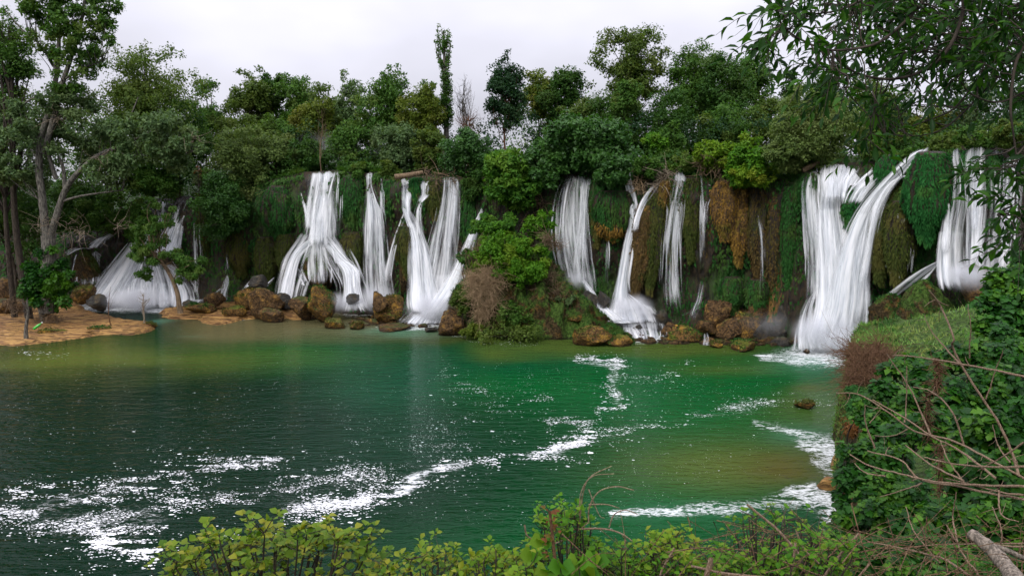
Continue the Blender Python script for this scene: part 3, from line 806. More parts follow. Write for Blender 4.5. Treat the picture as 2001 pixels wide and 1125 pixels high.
    W('faint thread of water hanging in the dark hollow under the green moss curtain', [
        [(1186, 448, 2, .6), (1187, 490, 3, .5), (1186, 530, 4, .5), (1188, 570, 5, .6), (1190, 598, 6, .5)]], 11)
    W('low step of white water pouring between rounded grey stones into the pool', [
        ([(1250, 626, 50, .8), (1252, 640, 52, .62), (1256, 652, 48, .70), (1258, 664, 40, .95)], dict(off0=5.5, off1=8)),
        ([(1200, 618, 26, .9), (1215, 632, 30, .95)], dict(off0=5, off1=6)),
        ([(1205, 642, 5, .8), (1208, 652, 5, .7)], dict(off0=7.4, off1=8.4))], 12, .6)
    W('long broken waterfall running down the olive moss columns', [
        [(1330, 334, 12, .85), (1328, 360, 13, .75), (1322, 390, 12, .55), (1316, 430, 14, .60), (1312, 470, 18, .72), (1312, 520, 20, .66), (1314, 570, 20, .56), (1318, 615, 20, .45)],
        [(1338, 340, 6, .95), (1334, 380, 6, .9), (1330, 420, 6, .95), (1324, 470, 6, .9), (1322, 540, 7, .8), (1324, 600, 7, .6)],
        [(1310, 345, 4, .7), (1305, 380, 6, .6), (1306, 420, 5, .9), (1300, 480, 5, .8), (1296, 560, 5, .5)],
        [(1289, 480, 2, .5), (1288, 560, 2, .3)]], 13, 1.6)
    W('two thin joined rivulets on the dark cliff next to the ochre tufa', [
        [(1369, 338, 2.5, .8), (1371, 370, 3, .6), (1372, 400, 5, .8), (1374, 430, 8, .65), (1374, 470, 8, .5), (1373, 520, 7, .3)],
        [(1390, 380, 3, .7), (1382, 400, 5, .75), (1378, 440, 5, .6)],
        [(1385, 360, 3, .4), (1388, 366, 3, .3)]], 14)
    W('pale rivulet fanning out low over the brown rocks', [
        ([(1373, 545, 5, .3), (1367, 580, 8, .45), (1358, 605, 10, .42), (1350, 630, 9, .3)], dict(off0=3, off1=5)),
        ([(1374, 590, 3, .4), (1358, 606, 5, .4), (1330, 618, 4, .2)], dict(off0=3, off1=5))], 15)
    W('thin white rivulet falling in front of the wall streaked with orange', [
        [(1473, 366, 2, .8), (1477, 395, 3, .85), (1484, 425, 4, .9), (1490, 460, 6, .7), (1492, 500, 6, .5), (1491, 545, 5, .4), (1490, 600, 5, .3)]], 16)
    W('tiny spout trickling between the last brown stones into the pool', [
        ([(1379, 648, 4, .5), (1380, 662, 6, .5), (1380, 676, 8, .5)], dict(off0=9, off1=12))], 17)
    W('great thundering white waterfall with a slanting arm, the largest of them all', [
        ([(1652, 319, 58, .9), (1650, 334, 52, .95), (1642, 356, 40, .95), (1636, 400, 34, .7)], dict(off0=-1.2, off1=1.9)),
        ([(1640, 340, 46, .9), (1634, 372, 38, .95), (1634, 410, 40, 1.0), (1640, 460, 44, 1.1), (1646, 520, 46, 1.15), (1648, 580, 52, 1.2), (1640, 630, 60, 1.25), (1628, 690, 70, 1.25)], dict(off0=1.0, off1=5)),
        ([(1598, 332, 26, .62), (1592, 370, 28, .55), (1594, 420, 28, .5), (1600, 480, 26, .52), (1604, 540, 30, .55), (1606, 600, 34, .65)], dict(off0=.8, off1=4)),
        [(1562, 355, 3, .7), (1570, 400, 5, .6), (1574, 460, 6, .5), (1578, 520, 6, .4)],
        [(1580, 345, 4, .8), (1592, 400, 6, .7), (1598, 470, 6, .6)],
        ([(1808, 287, 10, .85), (1790, 300, 16, .92), (1768, 322, 18, .95), (1742, 350, 18, .9), (1716, 382, 22, .95), (1694, 420, 28, 1.0), (1676, 470, 34, 1.1), (1664, 530, 38, 1.15), (1656, 600, 42, 1.15), (1644, 660, 48, 1.2)], dict(off0=1, off1=5)),
        ([(1786, 344, 5, .9), (1762, 344, 6, .95), (1738, 362, 9, .95), (1716, 400, 11, .9), (1704, 450, 10, .8), (1694, 510, 10, .7), (1682, 570, 12, .6)], dict(off0=2.6, off1=5)),
        ([(1732, 322, 14, .6), (1704, 348, 20, .75), (1680, 372, 22, .75), (1664, 400, 18, .8)], dict(off0=1, off1=3)),
        ([(1706, 330, 8, .6), (1686, 350, 10, .6), (1668, 376, 8, .7)], dict(off0=.5, off1=2)),
        ([(1596, 566, 6, .7), (1588, 590, 18, .7), (1582, 620, 26, .72), (1584, 655, 36, .9), (1590, 690, 50, 1.1)], dict(off0=4.5, off1=6.5)),
        ([(1576, 400, 3, .4), (1577, 560, 4, .4)], dict(off0=1, off1=3))], 18, 1.3)
    W('thin veils of water dripping off the olive boulder beside the great waterfall', [
        [(1768, 360, 8, .5), (1762, 400, 9, .4), (1758, 440, 8, .3)],
        [(1782, 380, 7, .5), (1784, 440, 8, .45), (1780, 500, 7, .3), (1776, 540, 6, .2)],
        [(1733, 498, 2, .5), (1734, 540, 2, .3)], [(1756, 500, 2, .6), (1757, 550, 2, .4)], [(1742, 500, 1.6, .5), (1742, 548, 1.6, .3)]], 19)
    W('straight white waterfall landing behind the mossy bluff', [
        [(1868, 288, 8, .8), (1868, 310, 12, .92), (1872, 350, 20, .88), (1870, 400, 24, .86), (1862, 450, 24, 1.), (1858, 500, 26, 1.1), (1862, 540, 30, 1.15), (1872, 572, 36, 1.2)],
        [(1862, 300, 5, .95), (1858, 360, 8, .95), (1852, 430, 9, .9), (1848, 500, 10, .9)]], 20, 1.3)
    W('wide curtain of pale falling water behind the hanging leaves', [
        [(1930, 286, 44, .5), (1930, 340, 46, .6), (1932, 400, 46, .66), (1928, 450, 44, .74), (1926, 500, 44, .8), (1922, 560, 44, .7)],
        [(1985, 300, 24, .7), (1978, 360, 26, .75), (1974, 430, 26, .75), (1964, 540, 32, .8)],
        [(1905, 300, 6, .8), (1908, 380, 8, .8), (1906, 460, 8, .8)]], 21, 1.5)
    W('sloping white runnel sliding down the ledge towards the great waterfall', [
        ([(1866, 498, 8, .8), (1840, 508, 9, 1.), (1812, 524, 12, 1.05), (1780, 548, 14, 1.), (1748, 574, 15, .95), (1718, 600, 15, .9), (1694, 620, 12, .8)], dict(off0=3.5, off1=3.5)),
        ([(1832, 515, 4, .6), (1812, 540, 5, .6), (1790, 560, 6, .4)], dict(off0=3.7, off1=3.8))], 22)

# ---------------------------------------------------------------- rocks and draperies
import bmesh
def ico(sub):
    bm = bmesh.new(); bmesh.ops.create_icosphere(bm, subdivisions=sub, radius=1.)
    v = np.array([x.co[:] for x in bm.verts]); f = np.array([[q.index for q in x.verts] for x in bm.faces]); bm.free()
    return v, f
ICO = {k: ico(k) for k in (3, 4, 5)}

def rock(label, px, y0, y1, hw, D=None, mat=None, dep=1., seed=0, sub=4, flat=.0, name='rock', rough=.32, tilt=0., cat='rock', group=None):
    """rock filling pixels px+-hw, y0 (top) .. y1 (foot)"""
    base = PW(px, y1) if D is None else P(px, y1, D)
    D = float(base[1]); s = 1 / ppm(D)
    rx = hw * s; rz = (y1 - y0) * s * .62; ry = rx * dep
    v, f = ICO[sub]
    o = rng.random(3) * 50 if seed == 0 else np.random.default_rng(seed).random(3) * 50
    d = 1.12 + rough * 1.1 * fbm(v * 1.2 + o, 5, g=.6) - rough * .7 * np.abs(fbm(v * 2.6 + o + 9, 4))
    w = v * d[:, None]
    qr = np.random.default_rng(int(o[0] * 1000))
    for pl in norm(qr.normal(size=(11, 3)) * [1, 1, .8]):     # broken faces
        h_ = w @ pl - qr.uniform(.50, .80); w = w - np.where(h_ > 0, h_ * .88, 0)[:, None] * pl
    w += rough / .32 * (.16 * np.abs(fbm(v * 4.2 + o, 4)) - .03 + .06 * fbm(v * 11 + o, 3))[:, None] * v
    w[:, 2] = np.where(w[:, 2] > 1 - flat, 1 - flat + (w[:, 2] - 1 + flat) * .25, w[:, 2])
    w = w * np.array([rx, ry, rz])
    a = R(tilt); c, s2 = math.cos(a), math.sin(a)
    w = np.stack([w[:, 0] * c - w[:, 2] * s2, w[:, 1], w[:, 0] * s2 + w[:, 2] * c], -1)
    w[:, 2] += rz * .55
    ob = link(name, mesh_data(name, w, f, mat or ROCK, smooth=False), loc=base)
    if mat in (ROCK, MOUND) or mat is None:                     # moss grows in patches where the stone faces up
        a_, b_, c_ = w[f[:, 0]], w[f[:, 1]], w[f[:, 2]]; nn = norm(np.cross(b_ - a_, c_ - a_)); ce = (a_ + b_ + c_) / 3
        g = (nn[:, 2] > .25) & (fbm((ce + base) * .9, 3) > -.02); idx = np.flatnonzero(g)
        if len(idx) > 10:
            r_ = np.random.default_rng(len(label)); area = hw * s * rz; idx = idx[r_.integers(0, len(idx), int(min(1500, 160 + area * 90)))]
            yd = nn[idx] * .6 + r_.normal(0, .45, (len(idx), 3)) + [0, 0, .25]
            Vb, Fb, k_ = stamp(T_DIA, ce[idx] + r_.normal(0, .05, (len(idx), 3)), yd, nn[idx] + r_.normal(0, .5, (len(idx), 3)), r_.uniform(.12, .34, len(idx)), .4)
            mo = link('moss', mesh_data('moss', Vb, Fb, MOSS['olive' if len(label) % 3 else 'moss'], dict(rnd=np.repeat(r_.random(len(idx)), k_), cl=np.repeat(r_.random(len(idx)), k_))), ob); mo['kind'] = 'stuff'
    return tag(ob, label, cat, group)

def drapery(label, px, y0, y1, hw, mat, body, lean=0., off=.4, seed=0, dens=1., name='moss_curtain', cat='moss curtain', tip=.38, blade=.42):
    r = np.random.default_rng(seed)
    D = float(DC(px) + BACK(px) * .8) - off; s = 1 / ppm(D)
    nu, nv = 34, 40
    th = np.linspace(-R(115), R(115), nu); v = np.linspace(0, 1, nv)
    prof = (.62 + .48 * np.sin(np.clip(v * 1.15, 0, 1) * math.pi) ** .8) * (1 - sstep(.62, 1.0, v) * tip)
    tipz = 1 + .10 * fbm(np.stack([th * 3 + seed, 0 * th, 0 * th], -1), 2) - .16 * (np.abs(th) / R(115)) ** 2
    TH, Vv = np.meshgrid(th, v, indexing='ij')
    rib = 1 + .42 * fbm(np.stack([TH * 2.6 + seed * 3, Vv * 1.2, 0 * TH], -1), 3) + .24 * fbm(np.stack([TH * 7 + seed, Vv * 5, 0 * TH], -1), 2)
    rad = hw * s * prof[None] * rib
    X = rad * np.sin(TH); Y = -rad * np.cos(TH) * .8
    top = P(px, y0, D); H = (y1 - y0) * s
    Z = -H * Vv * tipz[:, None]
    X = X + lean * s * Vv
    V = np.stack([X, Y, Z], -1)
    V[:, 0] = V[:, 0] * .9 + np.array([0, .5, 0]) * 1.
    root = link(name, mesh_data(name, V.reshape(-1, 3), grid_faces(nu, nv), body, smooth=True), loc=top)
    tag(root, label, cat)
    n = int(dens * 4600 * min(1.6, (hw * s) * H / 14 + .25))
    iu = r.integers(1, nu - 1, n); iv = (r.random(n) ** .85 * (nv - 2)).astype(int) + 1
    p = V[iu, iv] + r.normal(0, .07, (n, 3)); 
    out = np.stack([np.sin(th[iu]), -np.cos(th[iu]), 0 * iu], -1)
    yd = out * r.uniform(.1, .55, (n, 1)) + np.array([0, 0, -1.]) + r.normal(0, .16, (n, 3))
    yd[:, 2] += .55 * (iv < 4)
    Vb, Fb, k = stamp(T_DIA, p, yd, out + r.normal(0, .35, (n, 3)), blade * r.uniform(.5, 1.25, n), .34)
    cl = np.clip(.5 + .9 * fbm(p * .5 + seed, 2), 0, 1)
    m = link('moss', mesh_data('moss', Vb, Fb, mat, dict(rnd=np.repeat(r.random(n), k), cl=np.repeat(cl, k))), root)
    m['kind'] = 'stuff'
    return root

def build_rocks():
    # in the pool edge and under the falls
    rock('round ochre boulder in white water below the small cascade', 166, 552, 586, 26, 114, ROCK, seed=3)
    rock('dark pointed wet rock in the foam of the broad slanting waterfall', 195, 572, 600, 20, 112, ROCKD, seed=4, tilt=12)
    rock('big ochre and moss rock between the legs of the split waterfall', 626, 556, 620, 36, 104, ROCK, seed=5, sub=5, dep=.8)
    rock('steep brown rock shoulder under the split waterfall', 592, 572, 618, 24, 105.5, ROCKB, seed=6, tilt=35)
    rock('jagged ochre boulder with a pointed top standing in the pool edge', 756, 574, 626, 37, 103.5, ROCK, seed=8, sub=5, dep=.8)
    rock('reddish pointed stone leaning on the jagged ochre boulder', 742, 566, 600, 18, 102.3, ROCKB, seed=9, tilt=-25)
    rock('flat yellow mossy slab at the water line before the split waterfall', 655, 619, 640, 28, None, ROCK, seed=10, flat=.3)
    rock('little ochre stone beside the flat yellow mossy slab', 697, 627, 643, 16, None, ROCK, seed=11)
    rock('small grey wet stone in the spray of the forked waterfall', 818, 596, 612, 11, 104, ROCKD, seed=12)
    rock('low dark stone lapped by foam below the forked waterfall', 841, 637, 648, 15, None, ROCKD, seed=13, flat=.2)
    rock('flat brown slab awash beside the foam of the forked waterfall', 770, 633, 643, 40, None, ROCKB, seed=14, flat=.5)
    rock('grey stone hidden in the mist at the foot of the slender waterfall', 690, 572, 592, 13, 106, ROCKD, seed=15)
    # brown terraces, x 350-570
    rock('long brown terrace rock sloping down beside the split waterfall', 520, 556, 618, 46, 107, ROCKB, seed=16, tilt=22, sub=5, dep=.6)
    rock('orange streaked terrace rock with a trickle across its top', 482, 560, 600, 36, 110, ROCK, seed=17, tilt=26, dep=.6)
    rock('small brown hump below the little water fan', 424, 562, 594, 20, 111, ROCKB, seed=18, tilt=20)
    rock('low mossy yellow hump beside the leaning tree', 400, 588, 612, 34, 108, ROCK, seed=19, dep=.7, flat=.3)
    rock('dark brown foot rock where the terraces meet the pool', 535, 598, 626, 30, 104.5, ROCKB, seed=20, dep=.7)
    rock('grey wet hump behind the leaning tree trunk', 378, 584, 604, 20, 112, ROCKD, seed=21)
    rock('ragged ochre terrace stone below the orange streaked one', 462, 590, 616, 26, 107, ROCK, seed=22, dep=.7, tilt=10)
    rock('narrow dark terrace rib rising to the moss column', 552, 560, 600, 16, 109, ROCKD, seed=23, tilt=30)
    rock('thin brown shelf stone above the terrace trickle', 505, 534, 560, 22, 111.5, ROCKD, seed=161, tilt=24)
    # right of the island
    rock('rounded grey stone set in the low step of white water', 1207, 628, 658, 15, 94, ROCKD, seed=24)
    rock('grey stone splitting the low step of white water', 1246, 632, 654, 13, 94.5, ROCKD, seed=25)
    rock('small dark stone beside the sheet waterfall foot', 1180, 564, 602, 15, 97.5, ROCKD, seed=26)
    rock('wet stone tucked behind the spray of the narrow waterfall', 1288, 600, 640, 18, 97, ROCKD, seed=27)
    rock('yellow topped rounded boulder standing by the low step of water', 1334, 632, 674, 38, 91, ROCK, seed=28, sub=5, dep=.7)
    rock('smooth brown boulder resting behind the yellow topped one', 1312, 626, 652, 24, 93.5, ROCKB, seed=29)
    rock('brown boulder leaning against the foot of the cliff', 1404, 574, 640, 28, 94.5, ROCKB, seed=30, sub=5, dep=.7, tilt=-12)
    rock('squat brown block below the leaning boulder', 1422, 620, 672, 34, 92.5, ROCKB, seed=162, dep=.7)
    rock('mossy brown stone in the middle of the fallen tufa', 1456, 600, 660, 26, 93, ROCK, seed=31, sub=5, dep=.7)
    rock('broad dark foot of fallen tufa misted by the great waterfall', 1502, 616, 680, 38, 91.5, ROCKD, seed=163, sub=5, dep=.7)
    rock('sloping brown slab high on the fallen tufa', 1478, 566, 630, 26, 94, ROCKB, seed=164, dep=.7, tilt=-16)
    rock('rough brown lump against the wall behind the misted foot', 1528, 590, 650, 22, 93, ROCKD, seed=165)
    rock('flat ochre ledge stone at the pool edge', 1448, 662, 682, 30, None, ROCK, seed=32, flat=.3)
    rock('dark stone at the water line near the great waterfall foam', 1530, 656, 680, 24, 88, ROCKD, seed=33)
    rock('cracked tan block between the brown boulders', 1376, 618, 650, 26, 92.4, ROCKB, seed=36)
    rock('small ochre cobble in front of the squat brown block', 1398, 664, 678, 14, None, ROCK, seed=166)
    rock('tiny brown stone poking out of the great waterfall foam', 1576, 679, 690, 8, None, ROCKB, seed=34)
    rock('small orange rock breaking the surface of the open pool', 1572, 780, 796, 24, None, ROCK, seed=35, flat=.2, dep=.6)
    rock('orange bank stone among rapids beside the dark green bush', 1618, 922, 956, 20, None, BANK, seed=38, flat=.4)
    rock('tan bank rock at the lip of the rapids', 1638, 876, 915, 18, None, BANK, seed=39)
    # broken small stones along the waterline
    r_ = np.random.default_rng(12); Vs, Fs, n_ = [], [], 0; v3, f3 = ICO[3] if False else (ICO2 := ico(2))
    for i in range(620):
        x = r_.uniform(330, 1560)
        if 780 < x < 905 and r_.random() < .6: continue
        yb = np.interp(x, [330, 460, 560, 640, 700, 850, 900, 1150, 1240, 1300, 1540], [608, 622, 618, 630, 636, 640, 655, 664, 668, 672, 678])
        yy = yb - abs(r_.normal(0, 1)) * (14 if x < 620 else 7)
        c_ = PW(x, yy); sz_ = r_.lognormal(-1.2, .55); sc_ = sz_ * np.array([1.3, .9, .6]) * r_.uniform(.7, 1.3, 3)
        w_ = v3 * (1 + .5 * fbm(v3 * 1.7 + i, 3))[:, None]
        for pl in norm(r_.normal(size=(6, 3))):
            h_ = w_ @ pl - r_.uniform(.4, .7); w_ = w_ - np.where(h_ > 0, h_, 0)[:, None] * pl
        an = r_.random() * 6.3; ca, sa = math.cos(an), math.sin(an); w_ = w_ * sc_
        w_ = np.stack([w_[:, 0] * ca - w_[:, 1] * sa, w_[:, 0] * sa + w_[:, 1] * ca, w_[:, 2] + max(0, (yb - yy)) * .012], -1)
        Vs.append(w_ + c_); Fs.append(f3 + n_); n_ += len(v3)
    tag(link('rubble', mesh_data('rubble', np.concatenate(Vs), np.concatenate(Fs), ROCKB)), 'broken small tufa stones strewn along the waterline', 'rubble', kind='stuff')
    # domes of tufa that carry the water
    rock('mossy dome of tufa under the fork of the split waterfall', 622, 466, 560, 44, 112.4, MOUND, seed=40, dep=.7, name='tufa_dome', cat='tufa')
    rock('dark tufa shelf beneath the small cascade', 174, 480, 580, 36, 120.5, MOUND, seed=41, dep=.7, name='tufa_dome', cat='tufa')
    rock('brown rounded tufa dome wrapped by the great waterfall arm', 1752, 346, 480, 46, 84.4, MOUND, seed=42, dep=.7, name='tufa_dome', cat='tufa')
    rock('tufa hump on the ledge behind the mossy bluff', 1800, 530, 650, 58, 75.5, MOUND, seed=43, dep=.8, name='tufa_dome', cat='tufa')
    rock('grey wet boulder beside the landing of the straight waterfall', 1905, 500, 590, 40, 72, ROCKB, seed=44, dep=.8)
    rock('sloping dark tufa ramp left of the landing ledge', 1745, 560, 680, 50, 79.5, MOUND, seed=45, dep=.8, tilt=20, name='tufa_dome', cat='tufa')
    rock('tufa rib standing between the branches of the great waterfall', 1690, 352, 520, 34, 87, MOUND, seed=46, dep=.8, name='tufa_dome', cat='tufa')
    rock('tufa core behind the broad slanting waterfall', 290, 470, 620, 60, 124, MOUND, seed=47, dep=.6, name='tufa_dome', cat='tufa')
    rock('dark green tufa nose inside the forked waterfall', 795, 425, 560, 22, 109.6, MOUND, seed=48, dep=.7, name='tufa_dome', cat='tufa')

def build_draperies():
    dr = drapery
    dr('wide green moss curtain hanging beside the split waterfall', 548, 362, 468, 34, MOSS['moss'], CLIFF, seed=1)
    dr('long olive moss column under the green curtain beside the split waterfall', 520, 462, 556, 20, MOSS['olive'], CLIFF, seed=2, off=1.)
    dr('narrow olive moss column behind the split waterfall leg', 556, 456, 540, 16, MOSS['olive'], CLIFF, seed=3, off=.6)
    dr('green moss curtain between the split waterfall and the slender waterfall', 690, 342, 440, 24, MOSS['moss'], CLIFF, seed=4)
    dr('dark moss pad low on the wall behind the split waterfall', 690, 452, 560, 22, MOSS['olive'], CLIFF, seed=5, off=.2)
    dr('small moss curtain beside the slender waterfall', 762, 350, 420, 16, MOSS['moss'], CLIFF, seed=6)
    dr('narrow grassy curtain between two prongs of the forked waterfall', 813, 346, 405, 12, MOSS['lush'], CLIFF, seed=7)
    dr('olive moss bulge hanging inside the forked waterfall', 852, 352, 430, 17, MOSS['olive'], CLIFF, seed=8, off=.9)
    dr('dark moss curtain between the forked waterfall and the island', 925, 360, 520, 20, MOSS['moss'], CLIFF, seed=9, off=0.)
    dr('moss pad on the dark nose inside the forked waterfall', 795, 440, 540, 18, MOSS['olive'], CLIFF, seed=10, off=2.)
    dr('bright green moss curtain with ochre tips beneath the fig bush', 1200, 372, 462, 36, MOSS['moss'], CLIFF, seed=11, off=1.2, tip=.35)
    dr('slim moss strand beside the bright green curtain with ochre tips', 1168, 380, 480, 12, MOSS['olive'], CLIFF, seed=12, off=.6)
    dr('ochre fringe dripping below the bright green moss curtain', 1200, 425, 468, 30, MOSS['ochre'], CLIFF, seed=13, off=1.0, dens=.6)
    dr('leaning brown tufa column next to the tall narrow waterfall', 1262, 398, 590, 19, MOSS['brown'], TUFA, seed=14, lean=-18, off=1.6, dens=.6, name='tufa_column', cat='tufa column')
    dr('ribbed olive tufa column behind the leaning brown one', 1284, 372, 572, 20, MOSS['olive'], CLIFF, seed=15, lean=-10, off=1.2, name='tufa_column', cat='tufa column')
    dr('orange spike of tufa below the root tangle', 1300, 352, 420, 10, MOSS['ochre'], TUFA, seed=16, dens=.3, lean=-6, off=1.6, name='tufa_column', cat='tufa column')
    dr('olive column wetted by the long broken waterfall', 1318, 350, 520, 22, MOSS['olive'], CLIFF, seed=17, off=.3, name='tufa_column', cat='tufa column')
    dr('dark olive column between the broken waterfall and the twin rivulets', 1354, 345, 510, 17, MOSS['olive'], CLIFF, seed=18, off=.5, name='tufa_column', cat='tufa column')
    dr('brown column behind the twin rivulets', 1385, 345, 500, 16, MOSS['brown'], CLIFF, seed=19, off=-.2, name='tufa_column', cat='tufa column')
    dr('golden ochre tufa bulge beneath the yellow green bushes', 1420, 352, 470, 23, MOSS['ochre'], TUFA, seed=20, off=1.5, dens=.2, name='tufa_column', cat='tufa column')
    dr('second golden tufa bulge with grass on its crown', 1448, 358, 520, 18, MOSS['ochre'], TUFA, seed=21, off=1., dens=.35, name='tufa_column', cat='tufa column')
    dr('brown tufa column behind the thin white rivulet', 1486, 366, 540, 20, MOSS['brown'], CLIFF, seed=22, off=.2, dens=.45, name='tufa_column', cat='tufa column')
    dr('rusty tufa column on the shaded wall near the great waterfall', 1522, 372, 600, 18, MOSS['brown'], CLIFF, seed=23, off=-.3, dens=.35, name='tufa_column', cat='tufa column')
    dr('dark green moss strip along the edge of the great waterfall', 1548, 360, 560, 14, MOSS['moss'], CLIFF, seed=24, off=.3)
    dr('green moss behind the thin veils of the great waterfall', 1590, 335, 440, 22, MOSS['moss'], CLIFF, seed=25, off=.6)
    dr('bright moss cushion on the low wall above the brown boulders', 1432, 540, 610, 20, MOSS['moss'], CLIFF, seed=26, off=2.2)
    dr('moss strip beneath the thin white rivulet', 1480, 545, 620, 18, MOSS['moss'], CLIFF, seed=27, off=1.8)
    dr('steep green moss wedge between the arms of the great waterfall', 1678, 362, 446, 20, MOSS['lush'], CLIFF, seed=28, off=2.2, lean=-14)
    dr('mossy shoulder above the slanting arm of the great waterfall', 1742, 302, 370, 22, MOSS['lush'], CLIFF, seed=29, off=1., lean=-14)
    dr('olive moss fringe on the brown rounded dome', 1726, 400, 552, 22, MOSS['olive'], CLIFF, seed=30, off=3.)
    dr('second olive moss fringe dripping beside the lush curtain', 1762, 392, 560, 24, MOSS['olive'], CLIFF, seed=31, off=3.)
    dr('lush green grass curtain between the great and the straight waterfall', 1820, 296, 470, 40, MOSS['lush'], CLIFF, seed=32, off=2.6, dens=1.5)
    dr('small green curtain between the straight waterfall and the pale curtain of water', 1896, 292, 400, 14, MOSS['lush'], CLIFF, seed=33, off=.6)
    dr('dark moss hanging among the wide curtain of pale water', 1945, 300, 400, 12, MOSS['moss'], CLIFF, seed=34, off=.2)
    dr('low mossy cushion above the brown terraces', 470, 450, 540, 24, MOSS['olive'], CLIFF, seed=35, off=0.)
    dr('mossy wall under the leafy fig at the terraces', 400, 400, 520, 20, MOSS['olive'], CLIFF, seed=36, off=-.5)
    dr('moss apron beside the sheet waterfall', 1076, 380, 520, 18, MOSS['moss'], CLIFF, seed=37, off=.2)

def build_mist():
    t = NT('falling_spray')
    tcn = t.n('ShaderNodeTexCoord')
    ln = t.n('ShaderNodeVectorMath'); ln.operation = 'LENGTH'; t.l(tcn.outputs['Object'], ln.inputs[0])
    g = t.rng(ln.outputs['Value'], .1, 1., 1., 0.)
    nz = t.noise(t.pos(), .35, 3., .6, (1., 1., .6))
    dn = t.math('MULTIPLY', t.math('MULTIPLY', g, g), t.rng(nz, .30, .70))
    pv = t.n('ShaderNodeVolumePrincipled'); pv.inputs['Color'].default_value = (.95, .96, 1., 1.)
    inf = t.n('ShaderNodeObjectInfo'); sp = t.n('ShaderNodeSeparateColor'); t.l(inf.outputs['Color'], sp.inputs[0])
    t.l(t.math('MULTIPLY', dn, sp.outputs[0]), pv.inputs['Density'])
    t.l(pv.outputs[0], t.out.inputs['Volume'])
    v, f = ICO[3]
    me = mesh_data('spray_puff', v, f, t.m, smooth=True)
    for lb, px, py, rx, rz, ry, dd in [
        ('fine white spray at the foot of the wide forked waterfall', 850, 600, 75, 40, 5, 2.2), ('thin mist drifting behind the slender waterfall', 735, 580, 50, 40, 4, .9),
        ('white spray at the foot of the great waterfall', 1625, 650, 95, 52, 6, 2.2), ('drifting mist over the brown boulders beside the great waterfall', 1510, 630, 120, 34, 5, .07),
        ('spray cloud at the foot of the tall narrow waterfall', 1235, 600, 56, 36, 4, 1.8), ('mist where the sheet waterfall lands', 1130, 545, 44, 30, 3.5, .9),
        ('mist at the base of the broad slanting waterfall', 270, 585, 110, 30, 5, 1.2), ('spray at the landing of the straight and the pale curtain waterfalls', 1895, 540, 70, 40, 4, 1.6),
        ('spray around the legs of the split waterfall', 660, 590, 70, 28, 4, 1.2), ('pale mist hanging in the trees above the forked waterfall', 790, 290, 120, 70, 9, .13), ('faint mist among the trees above the split waterfall', 640, 300, 150, 60, 9, .05)]:
        D = float(DC(px)) - 5.5 if py > 350 else 126.
        c = P(px, py, D); s = 1 / ppm(D)
        o = link('mist', me, loc=c); o.scale = (rx * s, ry, rz * s); o.color = (dd, 0, 0, 1)
        tag(o, lb, 'mist', kind='stuff')

# ---------------------------------------------------------------- foliage builders
def crown_blobs(c, rx, ry, rz, n, br, seed, top=0.0):
    """small clumps spread near the skin of an ellipsoid; br = clump radius (m)"""
    r = np.random.default_rng(seed)
    d = rdir(n, r); k = r.random(n) ** .45
    k = np.where(r.random(n) < .22, r.uniform(.95, 1.16, n), k)
    p = d * (k * (1 + .42 * fbm(d * 1.4 + seed * 1.7, 2)))[:, None]
    if top: p[:, :2] *= (1 - top * np.clip(p[:, 2:3], -1, 1) * .5)
    p = c + p * np.array([rx, ry, rz]) * .92
    return np.concatenate([p, (br * r.uniform(.6, 1.4, n) * np.where(k > .93, .62, 1.))[:, None]], 1)

def clump_leaves(B, nper, size, seed, T=T_DIA, wid=.7, droop=0., up=.6, flatz=.75, skin=.5):
    """B (k,4) clumps -> leaf mesh arrays"""
    r = np.random.default_rng(seed)
    k = len(B)
    w = B[:, 3] ** 2; cnt = np.maximum(4, (nper * k * w / w.sum()).astype(int))
    idx = np.repeat(np.arange(k), cnt); n = len(idx)
    d = rdir(n, r); rad = r.random(n) ** (1 - skin)
    p = B[idx, :3] + d * rad[:, None] * B[idx, 3:4] * np.array([1, 1, flatz])
    p += .35 * B[idx, 3:4] * np.stack([fbm(p * .9 + 5, 2), fbm(p * .9 + 25, 2), fbm(p * .9 + 45, 2)], -1)
    nrm = d + np.array([0, 0, up]) + r.normal(0, .45, (n, 3))
    y = np.cross(nrm, rdir(n, r)) + d * .5 + np.array([0, 0, -droop])
    s = size * r.uniform(.6, 1.35, n)
    V, F, m = stamp(T, p, y, nrm, s, wid)
    cv = r.random(k)
    cl = np.clip(cv[idx] * .6 + .4 * (.5 + fbm(p * .35 + seed, 2)), 0, 1)
    return V, F, dict(rnd=np.repeat(r.random(n), m), cl=np.repeat(cl, m)), p, y, nrm, s

